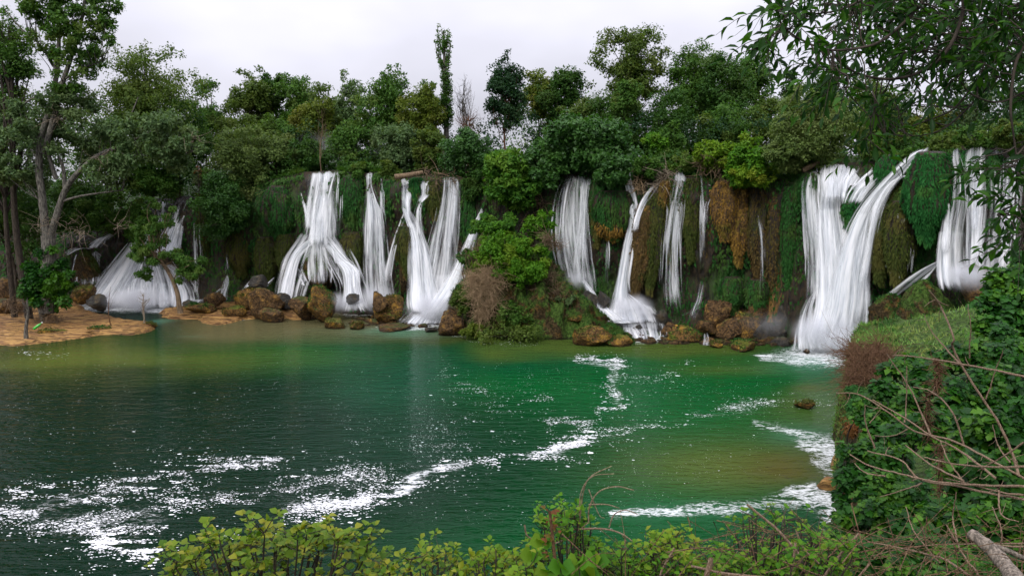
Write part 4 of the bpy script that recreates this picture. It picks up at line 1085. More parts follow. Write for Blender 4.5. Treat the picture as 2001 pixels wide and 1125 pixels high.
def tree(label, px, top, bot, hw, D, kind='mid', leaf=None, n=9000, nb=70, br=None, trunk=BARKD, th=None, seed=1, droop=0., up=.6, gz=None, depth=.85,
         name='tree', cat='tree', group=None, tw=None, lean=0., topk=0., skin=.5, wid=.7, branches=22, base=None, blobs=None, extra=None, T=T_DIA):
    s = 1 / ppm(D)
    c = P(px, (top + bot) / 2, D); rz = (bot - top) / 2 * s; rx = hw * s
    if base is None:
        g = float(ground_z(np.array([px + lean]), np.array([D * 1.]))[0]) if gz is None else gz
        b = P(px + lean, bot, D); b[2] = min(g, c[2] - rz * .8)
    else: b = np.asarray(base, float)
    root = empty(name, b, label, cat, group)
    br = br or (rx + rz) * .5 * .30
    B = crown_blobs(c, rx, rx * depth, rz, nb, br, seed, topk)
    if blobs is not None:
        E = []
        for (x, y, r_) in blobs:
            q = P(x, y, D + rng.normal(0, rx * .25)); E.append([*q, r_ * s])
        B = np.concatenate([B, np.array(E)]) if nb else np.array(E)
    size = (leaf or .0028 * D) * 1.15; n = n * 1.55; nb = int(nb * 1.15)
    V, F, at, *_ = clump_leaves(B, n / len(B), size, seed, droop=droop, up=up, skin=skin, wid=wid, T=T)
    part('crown', V, F, LEAF[kind], root, at)
    tb = Tubes(); H = (c[2] + rz * .5) - b[2]
    r0 = tw or max(.12, H * .014)
    topp = c + np.array([0, 0, rz * .55])
    tr = branch_pts(b, topp, 12, .05, seed)
    tb.add(tr, r0, r0 * .25, 7)
    rr = np.random.default_rng(seed + 5)
    sel = rr.permutation(len(B))[:branches]
    for j in sel:
        e = B[j, :3]; f = np.clip((e[2] - b[2]) / H * .75 - .08, .12, .9)
        st = tr[int(f * 11)]
        tb.add(branch_pts(st, e, 6, .12, seed * 7 + j, -.03), r0 * .38, r0 * .08, 4)
    Vt, Ft = tb.get(); part('trunk', Vt, Ft, trunk, root, smooth=True)
    return root

def bush(label, px, top, bot, hw, D, kind='bright', n=5000, seed=1, gz=None, **k):
    k.setdefault('name', 'bush'); k.setdefault('cat', 'bush'); k.setdefault('tw', .10); k.setdefault('branches', 14)
    return tree(label, px, top, bot, hw, D, kind, n=n, seed=seed, gz=gz, **k)

def twig_mass(pts, n, L, r, seed, up=.2, curl=.5, spread=1.):
    """tangle of thin twigs springing from random places in pts (k,4)"""
    rr = np.random.default_rng(seed); tb = Tubes()
    for i in range(n):
        b = pts[rr.integers(len(pts))]
        a = b[:3] + rdir(1, rr)[0] * b[3] * spread * rr.random()
        d = norm(rdir(1, rr)[0] + np.array([0, 0, up])); l = L * rr.uniform(.4, 1.2)
        m1 = a + d * l * .5 + rr.normal(0, curl * l * .15, 3)
        e = a + d * l + rr.normal(0, curl * l * .3, 3)
        tb.add(smoothline([a, m1, e], 4), r * rr.uniform(.6, 1.2), r * .3, 3)
    return tb.get()

# ---------------------------------------------------------------- banks and island
def land(name, poly_px, mat, zfun, res=.5, attrs=None, bounds=None, depth=-1.2):
    pass

def bank_sheet(name, outline, mat, z0=.35, seed=0, res=.45, strata=True, rise=None, edge=1.6):
    """low shelf of layered rock bounded by an outline given as photo pixels on the water line"""
    O = PW(np.array([p[0] for p in outline], float), np.array([p[1] for p in outline], float))[:, :2]
    x0, y0 = O.min(0) - 1; x1, y1 = O.max(0) + 1
    xs = np.arange(x0, x1, res); ys = np.arange(y0, y1, res)
    XX, YY = np.meshgrid(xs, ys, indexing='ij')
    # signed distance to outline
    d = np.full(XX.shape, 1e9); inside = np.zeros(XX.shape, bool)
    for a, b in zip(O, np.roll(O, -1, 0)):
        e = b - a; t = np.clip(((XX - a[0]) * e[0] + (YY - a[1]) * e[1]) / (e @ e), 0, 1)
        d = np.minimum(d, np.hypot(XX - a[0] - t * e[0], YY - a[1] - t * e[1]))
        with np.errstate(divide='ignore', invalid='ignore'):
            cr = ((a[1] > YY) != (b[1] > YY)) & (XX < (b[0] - a[0]) * (YY - a[1]) / (b[1] - a[1] + 1e-12) + a[0])
        inside ^= cr
    sd = np.where(inside, d, -d) + .9 * fbm(np.stack([XX * .35, YY * .35, 0 * XX + seed], -1), 4)
    n = fbm(np.stack([XX * .16, YY * .45, 0 * XX + seed], -1), 4)
    z = -1.0 + (z0 + 1.0) * sstep(-.5, edge, sd)
    z += (.42 * n + .22 * fbm(np.stack([XX * .7, YY * 1.6, 0 * XX + seed + 4], -1), 3)) * sstep(0, 1.5, sd)
    if rise is not None: z += rise(XX, YY) * sstep(0, 2., sd)
    if strata:
        st = .20; q = z / st; f = q - np.floor(q)
        z = np.where(z > 0.02, (np.floor(q) + sstep(.55, 1., f)) * st * .85 + z * .15, z)
    z += .03 * fbm(np.stack([XX * 2.2, YY * 3, 0 * XX + seed], -1), 3)
    V = np.stack([XX, YY, z], -1).reshape(-1, 3)
    F = grid_faces(len(xs), len(ys)); keep = (sd.reshape(-1)[F].max(1) > -1.4)
    o = link(name, mesh_data(name, V, F[keep], mat, smooth=True))
    return tag(o, kind='structure')

def mound(label, stations, mat, name='mound', cat='mound', seed=0, structure=False, ny=40, rough=1.):
    """free standing hump: stations (px, crest_py, foot_py, half depth m); crest stands half a depth behind the foot"""
    S = np.array(stations, float)
    n = 110
    xs = np.linspace(S[0, 0], S[-1, 0], n)
    cr = np.interp(xs, S[:, 0], S[:, 1]); ft = np.interp(xs, S[:, 0], S[:, 2]); hd = np.interp(xs, S[:, 0], S[:, 3])
    foot = PW(xs, ft); t = np.linspace(-1, 1, ny)
    zc = np.maximum(P(xs, cr, foot[:, 1] + hd)[:, 2], .05)
    prof = np.clip(1 - np.abs(t) ** 2.2, 0, 1) ** .62
    Z = zc[:, None] * prof[None] - .25
    Y = foot[:, 1][:, None] + hd[:, None] * (1 + t[None])
    X = foot[:, 0][:, None] * (Y / foot[:, 1][:, None])
    V = np.stack([X, Y, Z], -1)
    nn = fbm(V * .55 + seed, 5); n2 = np.abs(fbm(V * 1.5 + seed + 7, 4))
    amp = np.clip(Z + .4, .05, 1.6)[..., None] * rough
    V = V + amp * (nn[..., None] * np.array([.4, -1.0, .75]) - n2[..., None] * np.array([0, -.7, .5]))
    base = np.array([V[..., 0].mean(), V[..., 1].mean(), 0.])
    o = link(name, mesh_data(name, V.reshape(-1, 3) - base, grid_faces(n, ny), mat, smooth=True), loc=base)
    if structure: o['kind'] = 'structure'
    else: tag(o, label, cat)
    return o, V

def tufts(V, n, mat, L, seed, label, name='grass', w=.16, up=1., spread=.5, mask=None, cat='grass', lo=None):
    """grass blades growing on a grid surface V (a,b,3)"""
    r = np.random.default_rng(seed); a, b = V.shape[:2]
    iu = r.integers(1, a - 1, n); iv = r.integers(1, b - 1, n)
    p = V[iu, iv] * (1 - (w_ := r.random((n, 1)))) + V[iu - 1, iv - 1] * w_
    N = norm(np.cross(V[iu + 1 - 1, iv] - V[iu - 1, iv] + 1e-6, V[iu, iv] - V[iu, iv - 1] + 1e-6)); N *= np.sign(N[:, 2:3] + 1e-9)
    k = fbm(p * .5 + seed, 3) > -.15
    if mask is not None: k &= mask(p)
    p, N = p[k], N[k]
    yd = N * .5 + np.array([0, -.15, up]) + r.normal(0, spread, (len(p), 3))
    Vb, Fb, m = stamp(T_DIA, p, yd, N + r.normal(0, .5, N.shape), L * r.uniform(.5, 1.4, len(p)), w)
    o = link(name, mesh_data(name, Vb, Fb, mat, dict(rnd=np.repeat(r.random(len(p)), m), cl=np.repeat(np.clip(.5 + fbm(p * .8, 2), 0, 1), m))))
    tag(o, label, cat, kind='stuff')

def build_banks():
    bank_sheet('river_bank', [(-420, 590), (-100, 590), (150, 588), (178, 606), (250, 622), (300, 631), (318, 640), (300, 650), (255, 658), (200, 656), (150, 664), (95, 672), (40, 678), (-60, 676), (-420, 690)], BANK, .42, 1,
               rise=lambda X, Y: .9 * sstep(112, 124, Y))
    bank_sheet('river_bank', [(300, 612), (340, 606), (400, 600), (470, 596), (540, 602), (600, 612), (640, 624), (600, 628), (540, 624), (480, 626), (455, 632), (420, 640), (392, 634), (370, 626), (320, 624)], BANK, .45, 2,
               rise=lambda X, Y: .5 * sstep(104, 110, Y))
    # raised rim of layered tufa along the front of the orange bank
    rr = np.random.default_rng(5)
    for i, (x, y, w, lb) in enumerate([(100, 653, 30, 'dark mossy rim stone under the green bottle on the orange bank'), (150, 655, 34, 'long rounded ochre rim stone at the middle of the orange bank'),
                                   (200, 648, 26, 'brown rim stone with a mossy top on the orange bank'), (245, 643, 30, 'ochre rim stone near the little bare tree'), (290, 640, 22, 'last ochre rim stone at the tip of the orange bank')]):
        rock(lb, x, y - 13, y + 1, w, None, BANK if i % 2 else ROCK, seed=60 + i, flat=.4, dep=.45)
    rock('big brown rock behind the round green tree at the picture edge', 22, 535, 585, 34, 116, ROCKB, seed=70)
    rock('flat brown terrace rock behind the round green tree', 20, 578, 606, 50, 111, ROCKB, seed=71, flat=.3, dep=.6)
    # island
    o, V = mound('steep overgrown island mound of tufa between the waterfalls', [(852, 624, 628, 1.5), (870, 588, 640, 3.5), (890, 560, 650, 5), (920, 530, 657, 6.5), (950, 500, 660, 7.5), (1000, 480, 662, 8), (1050, 490, 664, 8),
                 (1085, 515, 664, 7), (1120, 545, 664, 6), (1150, 580, 664, 5), (1165, 606, 667, 4.5), (1195, 632, 671, 3.5), (1228, 655, 673, 2.5), (1244, 668, 674, 1)], MOUND, 'island_mound', 'island', seed=3, rough=1.2)
    tufts(V, 16000, MOSS['moss'], .38, 5, 'short green moss and grass clothing the island mound')
    tufts(V, 2600, MOSS['tuft'], .45, 6, 'paler grass tufts dotted over the island mound', mask=lambda p: fbm(p * .4 + 3, 2) > .12)
    rock('ochre mossy rock apron at the waterline of the island', 1150, 634, 673, 44, None, ROCK, seed=50, sub=5, dep=.6)
    rock('low ochre rock at the outer tip of the island', 1204, 646, 674, 30, None, ROCK, seed=55, dep=.6, flat=.2)
    rock('orange earthy shoulder high on the island', 1100, 545, 600, 36, 95.5, ROCK, seed=51, dep=.7)
    rock('dark shaded rock side of the island above the white chute', 1146, 560, 636, 24, 96, ROCKD, seed=52, dep=.9)
    rock('small ochre knob resting on the island apron', 1130, 598, 632, 26, 93.6, ROCK, seed=53)
    rock('grey brown rock foot of the island by the forked waterfall', 880, 590, 652, 32, 94.5, ROCKB, seed=54, dep=.8, tilt=20)
    gz = .5
    B = lambda *a, **k: bush(*a, **k)
    B('bright green leafy bush crowning the island', 985, 440, 560, 68, 95, 'bright', 13000, 21, gz=3, leaf=.27, nb=60)
    B('upper spray of bright bush on top of the island', 968, 418, 480, 48, 97, 'figb', 6500, 22, gz=3, leaf=.27, nb=30)
    B('rounded green bush bulging over the island front', 1028, 470, 560, 46, 93.5, 'bright', 8500, 23, gz=3, leaf=.26, nb=36)
    B('small thin leaved tree leaning over the island towards the sheet waterfall', 1050, 405, 470, 30, 96.5, 'bright', 2200, 24, gz=4, leaf=.30, nb=18, skin=.3)
    B('dark blue green bush dangling beside the forked waterfall', 912, 484, 532, 15, 94.5, 'fig', 1500, 25, gz=2, leaf=.34, nb=12)
    B('dark green bush tucked in the island centre', 1000, 588, 640, 44, 92.6, 'mid', 1800, 26, gz=.5, leaf=.30, nb=40)
    B('round grey green tuft on the island shoulder', 1108, 568, 600, 19, 93.8, 'grey', 2000, 27, gz=3, leaf=.26, nb=12)
    B('olive scrub on the island flank by the forked waterfall', 905, 560, 620, 26, 94, 'olive', 2500, 28, gz=1, leaf=.26, nb=16)
    B('low green scrub along the island waterline', 1000, 632, 662, 90, 91.0, 'olive', 1800, 29, gz=.2, leaf=.26, nb=40)
    B('little yellow green scrub at the island corner', 925, 632, 660, 28, 91.3, 'yellow', 1500, 30, gz=.2, leaf=.24, nb=14)
    # dry tan thicket
    s = 1 / ppm(92.5)
    pts = np.array([[*P(x, y, 92.2), r * s] for x, y, r in [(945, 560, 26), (930, 575, 22), (960, 590, 26), (945, 610, 20), (965, 550, 26), (925, 545, 16), (950, 535, 20)]])
    V2, F2 = twig_mass(pts, 1900, 2.0, .024, 8, -.1, .8)
    r0 = empty('dry_shrub', P(950, 640, 93), 'dry tan leafless shrub spilling down the island front', 'shrub')
    part('twigs', V2, F2, TWIGT, r0, kind='stuff')
    pts = np.array([[*P(x, y, 94), r * s] for x, y, r in [(1075, 540, 20), (1060, 560, 24), (1090, 570, 16), (920, 505, 16), (935, 490, 14), (1085, 480, 14), (1070, 470, 12)]])
    V2, F2 = twig_mass(pts, 600, 2.0, .035, 9, .2, .6)
    r0 = empty('dry_shrub', P(1075, 600, 94), 'brown twiggy scrub on the shoulder of the island beside the bright bush', 'shrub')
    part('twigs', V2, F2, BARKB, r0, kind='stuff')

# ---------------------------------------------------------------- forest on and behind the falls
def build_forest():
    T = tree
    # --- the tall forked tree
    D = 101.; s = 1 / ppm(D)
    b = P(96, 600, D); b[2] = .4
    root = empty('tall_tree', b, 'tallest pale barked tree with forked limbs rising above the frame edge', 'tree')
    tb = Tubes()
    def limb(pts, r0, r1, sd=7, dd=0.): tb.add(smoothline([P(x, y, D + (e[0] if e else 0)) for x, y, *e in pts], 4 * len(pts)), r0, r1, sd)
    limb([(92, 610), (94, 560), (96, 490), (94, 460)], 1.02, .88, 9)
    limb([(94, 470), (88, 440), (82, 380), (76, 330), (80, 270), (98, 210), (110, 150), (115, 90), (112, 20), (108, -60)], .60, .16, 8)
    limb([(98, 465), (108, 430), (126, 375), (150, 340), (190, 305), (235, 285), (285, 262), (330, 240)], .52, .10, 8)
    limb([(84, 300), (100, 250), (120, 170), (140, 110), (158, 50), (170, -40)], .42, .15, 6)
    limb([(110, 350), (100, 320), (90, 280)], .3, .2, 6)
    limb([(118, 395), (150, 385), (190, 378), (240, 372)], .2, .08, 5)
    limb([(126, 375), (124, 330), (112, 300)], .3, .12, 5)
    limb([(112, 140), (80, 90), (45, 60), (10, 20)], .2, .07, 5)
    limb([(116, 120), (150, 70), (190, 40), (215, 20)], .2, .06, 5)
    limb([(105, 190), (70, 190), (30, 215)], .22, .08, 5)
    limb([(106, 170), (150, 140), (200, 120)], .2, .06, 5)
    limb([(190, 305), (230, 300), (270, 305), (320, 300)], .2, .06, 5)
    limb([(235, 285), (250, 240), (270, 190)], .18, .06, 5)
    Vt, Ft = tb.get(); part('trunk', Vt, Ft, BARK, root, smooth=True)
    # dead twigs on the lower trunk
    V2, F2 = twig_mass(np.array([[*P(x, y, D - 1.5), r * s] for x, y, r in [(80, 440, 26), (130, 445, 22), (160, 455, 16), (200, 310, 14), (375, 270, 20), (110, 230, 12), (230, 440, 12)]]), 130, 2.6, .030, 3, .0, 1.)
    part('dead_twigs', V2, F2, TWIGP, root, kind='stuff')
    def crown(lst, kind, n, size, seed, D2=D, skin=.4, rt=root):
        B = np.array([[*P(x, y, D2 + random.uniform(-3, 3)), r * s] for x, y, r in lst])
        B2 = []
        rr = np.random.default_rng(seed)
        for q in B:                                   # each mass breaks into leafy clumps
            m = 14
            d = rdir(m, rr) * (rr.random((m, 1)) ** .4) * q[3] * .95
            B2.append(np.concatenate([q[:3] + d, (q[3] * rr.uniform(.24, .46, m))[:, None]], 1))
        B2 = np.concatenate(B2)
        V, F, at, *_ = clump_leaves(B2, n / len(B2), size, seed, skin=skin)
        part('crown', V, F, LEAF[kind], rt, at)
        t2 = Tubes()
        for j in rr.permutation(len(B2))[:60]:
            e = B2[j, :3]; st = Vt[np.argmin(((Vt - (e + [0, 0, -3.5])) ** 2).sum(1))]
            t2.add(branch_pts(st, e, 5, .1, j), .07, .02, 3)
        a, f = t2.get(); part('branches', a, f, BARK, rt)
    crown([(60, 8, 26), (100, -5, 40), (150, -10, 36), (195, 10, 34), (205, 50, 24), (165, 45, 34), (120, 60, 34), (175, 90, 30), (140, 110, 30), (95, 100, 20), (60, 70, 12), (215, 75, 12),
           (90, 40, 24), (180, 130, 26), (130, 160, 26), (65, 20, 16)], 'mid', 14000, .42, 31)
    crown([(60, 230, 40), (120, 240, 46), (160, 200, 40), (200, 250, 50), (90, 290, 44), (30, 260, 34), (150, 290, 46), (245, 300, 40), (200, 330, 30), (290, 240, 44), (310, 290, 36), (60, 340, 40), (110, 200, 30),
           (340, 260, 40), (350, 310, 30), (20, 330, 30)], 'grey', 30000, .42, 32)
    crown([(370, 270, 26), (350, 285, 24), (390, 290, 12), (330, 300, 26)], 'grey', 4200, .38, 33)
    # neighbours at the picture edge
    T('poplar with open crown at the picture edge beside the tallest tree', 22, 15, 190, 48, 104, 'mid', n=7000, nb=60, seed=41, skin=.3, gz=0)
    T('leafy poplar filling the picture edge below the open crown', 5, 150, 340, 80, 106, 'grey', n=12000, nb=80, seed=42, gz=0)
    T('shaded green tree low at the picture edge behind the round tree', 20, 330, 500, 80, 112, 'dark', n=13000, nb=80, seed=43, gz=0)
    T('dark bushy tree in the gap behind the forked trunk', 150, 330, 470, 70, 122, 'dark', n=9000, nb=60, seed=44)
    T('green tree overhanging the small cascade', 190, 370, 450, 50, 119, 'mid', n=6000, nb=40, seed=45)
    T('broad domed tree with a flat rounded top left of the skyline gap', 290, 84, 300, 92, 122, 'olive', n=16000, nb=120, seed=46, br=2.2)
    T('dark tree standing before the broad domed tree', 235, 200, 380, 80, 120, 'mid', n=12000, nb=90, seed=47)
    T('shadowy tree between the domed tree and the willow', 350, 200, 360, 70, 123, 'dark', n=11000, nb=80, seed=48)
    T('small green tree above the broad slanting waterfall', 300, 320, 400, 50, 121, 'mid', n=5500, nb=40, seed=49)
    T('shrubby green tree hugging the broad slanting waterfall top', 262, 380, 470, 30, 119, 'mid', n=3500, nb=26, seed=50)
    # skyline, left to middle
    T('small skyline tree next to the broad domed tree', 405, 160, 300, 38, 140, 'mid', n=5000, nb=50, seed=51)
    T('rounded light skyline tree with thin branches', 487, 143, 260, 46, 142, 'olive', n=6500, nb=60, seed=52, skin=.35)
    T('dark skyline tree with dead tips', 532, 140, 260, 34, 146, 'dark', n=5000, nb=44, seed=53, skin=.35)
    T('dark green skyline tree with a broad head', 585, 146, 280, 46, 142, 'mid', n=7500, nb=64, seed=54)
    T('olive skyline tree sloping down behind the airy tree', 632, 180, 290, 40, 138, 'olive', n=6000, nb=50, seed=55)
    T('airy open crowned tree breaking the skyline', 684, 148, 270, 34, 132, 'grey', n=3200, nb=46, seed=56, skin=.25, br=1.1)
    T('green tree with upright plume like shoots on the skyline', 760, 150, 290, 52, 126, 'mid', n=11000, nb=80, seed=57,
      blobs=[(x + d, y + k * 11, 7 - .4 * k) for x, y in [(735, 162), (748, 142), (760, 132), (775, 130), (788, 146), (722, 178), (796, 160)] for k, d in ((0, 0), (1, 1), (2, 2), (3, 0))])
    T('yellow green tree right of the plume shooted tree', 822, 172, 300, 48, 122, 'yellow', n=10000, nb=80, seed=58)
    T('pale wispy skyline tree behind the yellow green tree', 838, 158, 250, 26, 134, 'grey', n=2000, nb=30, seed=59, skin=.25, br=1.)
    # --- ivy clad poplar, tall and narrow
    D2 = 124.; b = P(872, 262, D2); b[2] = float(ground_z(np.array([872.]), np.array([D2]))[0])
    rt = empty('poplar_tree', b, 'tall narrow poplar with its trunk wrapped in ivy, alone above the skyline', 'tree')
    tb = Tubes(); tb.add(smoothline([b, P(872, 240, D2), P(870, 180, D2), P(868, 100, D2), P(866, 60, D2)], 16), .5, .12, 7)
    rr = np.random.default_rng(8); Bl = []
    for i in range(17):
        y0 = rr.uniform(90, 190); x0 = 869; y1 = rr.uniform(52, 120) if y0 > 110 else rr.uniform(50, 80); x1 = 867 + rr.uniform(-19, 19) * (1 if y1 > 60 else .8)
        L = smoothline([P(x0, y0, D2), P(x0 + (x1 - x0) * .7, (y0 + y1) / 2, D2 + rr.uniform(-1, 1)), P(x1, y1, D2 + rr.uniform(-1.5, 1.5))], 9)
        tb.add(L, .13, .04, 4)
        for q in L[2:]: Bl.append([*(q + rr.normal(0, .15, 3)), rr.uniform(.2, .42)])
    a, f = tb.get(); part('trunk', a, f, BARK, rt, smooth=True)
    V, F, at, *_ = clump_leaves(np.array(Bl), 14, .32, 60, skin=.4); part('crown', V, F, LEAF['mid'], rt, at)
    Bl = [[*P(872 + rr.uniform(-1, 1) * (4 + (y - 140) * .05), y, D2 + rr.uniform(-.8, .8)), rr.uniform(.4, .8)] for y in np.linspace(142, 246, 90)]
    V, F, at, *_ = clump_leaves(np.array(Bl), 40, .34, 61, skin=.6); part('ivy', V, F, LEAF['dark'], rt, at)
    # --- bare grey tree
    def bare(label, px, top, bot, hw, D, mat, n=120, seed=1, gz=None, r0=.2, name='bare_tree', L=None):
        g = float(ground_z(np.array([px * 1.]), np.array([D * 1.]))[0]) if gz is None else gz
        b = P(px, bot, D); b[2] = g
        rt = empty(name, b, label, 'tree'); rr = np.random.default_rng(seed); tb = Tubes()
        s = 1 / ppm(D); tp = P(px, top, D); h = tp[2] - g
        tr = branch_pts(b, tp, 10, .05, seed); tb.add(tr, r0, r0 * .2, 6)
        for i in range(n):
            f = rr.uniform(.25, .95); st = tr[int(f * 9)]
            c0 = P(px, (top * 1.5 + bot * .5) / 2, D)
            e = c0 + rdir(1, rr)[0] * np.array([hw * s, hw * s * .8, (bot - top) * .5 * s]) * rr.random() ** .3
            if e[2] < st[2]: e[2] = st[2] + rr.random() * .1 * h
            pts = branch_pts(st, e, 6, .10, seed * 99 + i)
            tb.add(pts, r0 * .25, r0 * .06, 3)
            for q in range(3):
                j = rr.integers(2, 6); tb.add(smoothline([pts[j], pts[j] + (norm(rdir(1, rr)[0] + np.array([0, 0, .8]))) * h * .08], 2), r0 * .08, r0 * .04, 3)
        a, f = tb.get(); part('trunk', a, f, mat, rt, smooth=True)
        return rt
    bare('bare grey twiggy tree beside the ivy clad poplar', 906, 170, 262, 24, 126, BARK, 70, 3)
    bare('dead brown shrub tangle beneath the bare grey tree', 915, 225, 290, 34, 120, BARKR, 60, 4)
    # --- skyline, middle to right
    T('dark upright tree with a reddish trunk on the skyline', 990, 114, 262, 42, 122, 'deep', n=7500, nb=90, seed=62, trunk=BARKR, br=1.3, skin=.35, topk=.8, branches=40)
    T('yellow green skyline tree behind the dark upright tree', 1052, 140, 250, 34, 134, 'yellow', n=5500, nb=50, seed=63)
    T('round headed dark skyline tree', 1103, 130, 260, 40, 130, 'dark', n=8000, nb=60, seed=64)
    T('olive tree filling the hollow below the round headed dark tree', 1140, 190, 290, 46, 124, 'olive', n=7000, nb=56, seed=65)
    T('tallest many headed tree of the wooded ridge', 1232, 60, 220, 66, 128, 'olive', n=13000, nb=60, seed=66, br=2.0, skin=.4,
      blobs=[(1185, 78, 22), (1192, 60, 12), (1268, 66, 26), (1240, 80, 30), (1285, 75, 14), (1160, 118, 14), (1300, 100, 14), (1220, 62, 12), (1172, 100, 20)])
    T('dark trunked tree beneath the many headed tree', 1200, 180, 330, 66, 120, 'dark', n=10000, nb=70, seed=67)
    T('fresh green slender tree against the dark ridge', 1221, 150, 245, 26, 116, 'mid', n=5000, nb=40, seed=68)
    T('domed mid green ridge tree with light edges', 1352, 88, 260, 48, 126, 'mid', n=11000, nb=80, seed=69)
    T('dark dense ridge tree to the side of the domed one', 1420, 112, 300, 58, 122, 'dark', n=14000, nb=90, seed=70)
    T('lighter open ridge tree against the white sky', 1478, 96, 220, 36, 130, 'mid', n=5500, nb=56, seed=71, skin=.35)
    T('dark tree wall below the domed ridge tree', 1300, 190, 340, 60, 118, 'dark', n=11000, nb=70, seed=72)
    T('narrow dark tree peeping over the willow', 1545, 138, 240, 20, 128, 'dark', n=3500, nb=34, seed=73, topk=.8)
    T('black green tree behind the hanging leaves', 1602, 132, 270, 52, 124, 'dark', n=9000, nb=60, seed=74)
    T('leafy mid green tree low beneath the dense ridge tree', 1415, 200, 300, 70, 116, 'mid', n=9000, nb=60, seed=75)
    T('small fresh tree just above the big fig bush', 1280, 248, 312, 22, 108, 'bright', n=2600, nb=24, seed=76)
    T('green tree between the fresh tree and the bright bush', 1310, 240, 340, 34, 109, 'mid', n=4500, nb=36, seed=77)
    T('soft green tree behind the willow on the ridge side', 1500, 200, 310, 40, 114, 'olive', n=5000, nb=40, seed=78)
    T('grey trunked tree seen through the hanging leaves', 1700, 150, 290, 60, 120, 'olive', n=8000, nb=60, seed=79)
    T('thin crowned tree above the straight waterfall', 1905, 150, 290, 46, 96, 'grey', n=3800, nb=60, seed=80, skin=.25, br=1.)
    T('dense green tree at the picture edge above the wide curtain of water', 1990, 170, 300, 34, 90, 'fig', n=4500, nb=40, seed=81)
    T('olive tree spreading above the lush moss curtain', 1835, 208, 305, 70, 100, 'yellow', n=8500, nb=60, seed=82)
    T('dull green tree between the two willows', 1740, 210, 300, 50, 104, 'olive', n=6000, nb=46, seed=83)
    # --- middle layer behind the lip
    T('olive tree on the slope over the split waterfall', 460, 225, 330, 56, 132, 'olive', n=8500, nb=60, seed=84)
    T('yellowish tree on the slope with a dead trunk beside it', 610, 195, 310, 44, 132, 'yellow', n=7500, nb=56, seed=85)
    T('mid green tree between the olive and the yellowish tree', 540, 225, 330, 50, 130, 'mid', n=7500, nb=56, seed=86)
    T('dark green tree behind the slender waterfall', 690, 225, 345, 50, 124, 'mid', n=8500, nb=60, seed=87)
    T('grey green tree over the forked waterfall', 780, 235, 345, 52, 118, 'grey', n=8500, nb=60, seed=88)
    T('thin olive tree over the forked waterfall edge', 838, 245, 340, 34, 115, 'olive', n=5000, nb=40, seed=89, skin=.35)
    T('dark low tree in the hollow above the split waterfall', 600, 270, 345, 50, 122, 'dark', n=6000, nb=46, seed=90)
    T('grey willow rounded like a cushion by the split waterfall', 478, 262, 400, 60, 119, 'willow', n=13000, nb=80, seed=91, leaf=.30)
    T('second grey willow cushion higher on the slope', 545, 262, 340, 46, 122, 'willow', n=7000, nb=50, seed=92, leaf=.30)
    T('dark leafy fig draped down the wall beside the brown terraces', 432, 340, 470, 52, 116, 'fig', n=11000, nb=70, seed=93)
    T('little shrub with reddish leaves near the dark leafy fig', 392, 325, 372, 18, 118, 'grey', n=1600, nb=16, seed=94)
    bare('dead pale trunked ash among the slope trees', 628, 215, 320, 16, 118, BARKB, 20, 5, r0=.09)
    bush('cluster of rust red leaves beside the willow cushion', 388, 322, 350, 8, 115, 'rust', 50, 95, nb=6, gz=14, leaf=.22)
    bush('green bush rooted above the slender waterfall', 700, 318, 356, 34, 113, 'mid', 3200, 96, nb=24)
    bush('dull olive bush over the top of the slender waterfall', 765, 316, 350, 26, 112, 'olive', 2400, 97, nb=20)
    bush('dark blue green bush overhanging beside the forked waterfall', 912, 255, 345, 54, 109, 'fig', 8000, 98, nb=56)
    bush('shaded bush hanging between the forked waterfall and the fig', 925, 330, 400, 22, 106.5, 'dark', 2600, 99, nb=20)
    # fig masses in the centre
    bush('big domed fig bush spreading above the sheet waterfall', 1140, 236, 330, 88, 103, 'fig', 16000, 100, nb=110, leaf=.42, wid=.85)
    bush('hanging lower lobe of fig between the sheet and the narrow waterfall', 1196, 300, 366, 40, 98.5, 'fig', 6500, 101, nb=40, leaf=.42, wid=.85)
    bush('bright fig bush tumbling down beside the island', 1000, 286, 398, 56, 102, 'figb', 11000, 102, nb=76, leaf=.42, wid=.85)
    bush('shaded fig skirt between the bright and the domed fig', 1066, 270, 372, 40, 101.5, 'fig', 8000, 103, nb=56, leaf=.42, wid=.85)
    bush('small green bush beside the root tangle', 1262, 306, 340, 32, 99, 'mid', 3000, 104, nb=22)
    bush('low green growth above the broken waterfall', 1340, 300, 338, 30, 99.5, 'mid', 2600, 105, nb=22)
    bush('yellow green bush arching over the twin rivulets', 1395, 274, 330, 40, 97.5, 'lime', 4200, 106, nb=34, leaf=.32)
    bush('bright lime bush overhanging the golden ochre bulge', 1466, 268, 362, 46, 94.5, 'bright', 8500, 107, nb=60, leaf=.32)
    bush('low lime sprays beneath the bright lime bush', 1470, 320, 364, 42, 93, 'lime', 3500, 108, nb=34, leaf=.30)
    T('large grey green willow leaning over the great waterfall', 1586, 186, 322, 84, 92, 'willow', n=20000, nb=130, seed=109, leaf=.27, br=1.5)
    bush('soft willow skirt resting on the cliff by the great waterfall', 1530, 262, 334, 40, 91, 'willow', 5500, 110, nb=40, leaf=.26)
    bush('olive shrub with bare twigs above the slanting arm', 1720, 258, 312, 44, 89, 'olive', 4500, 111, nb=36, leaf=.28)
    bush('grassy olive bush above the lush moss curtain', 1850, 262, 300, 40, 83, 'olive', 4000, 112, nb=30, leaf=.26)
    bush('fern green growth on the lip of the great waterfall', 1760, 292, 316, 34, 86, 'lush' if 'lush' in LEAF else 'mid', 2200, 113, nb=22, leaf=.26)
    bush('olive green shrubs on the lip over the straight waterfall', 1905, 248, 292, 30, 78, 'mid', 2600, 116, nb=22, leaf=.24)
    bush('low dull shrubs on the lip over the pale curtain of water', 1968, 240, 290, 36, 74.5, 'olive', 3000, 117, nb=24, leaf=.22)
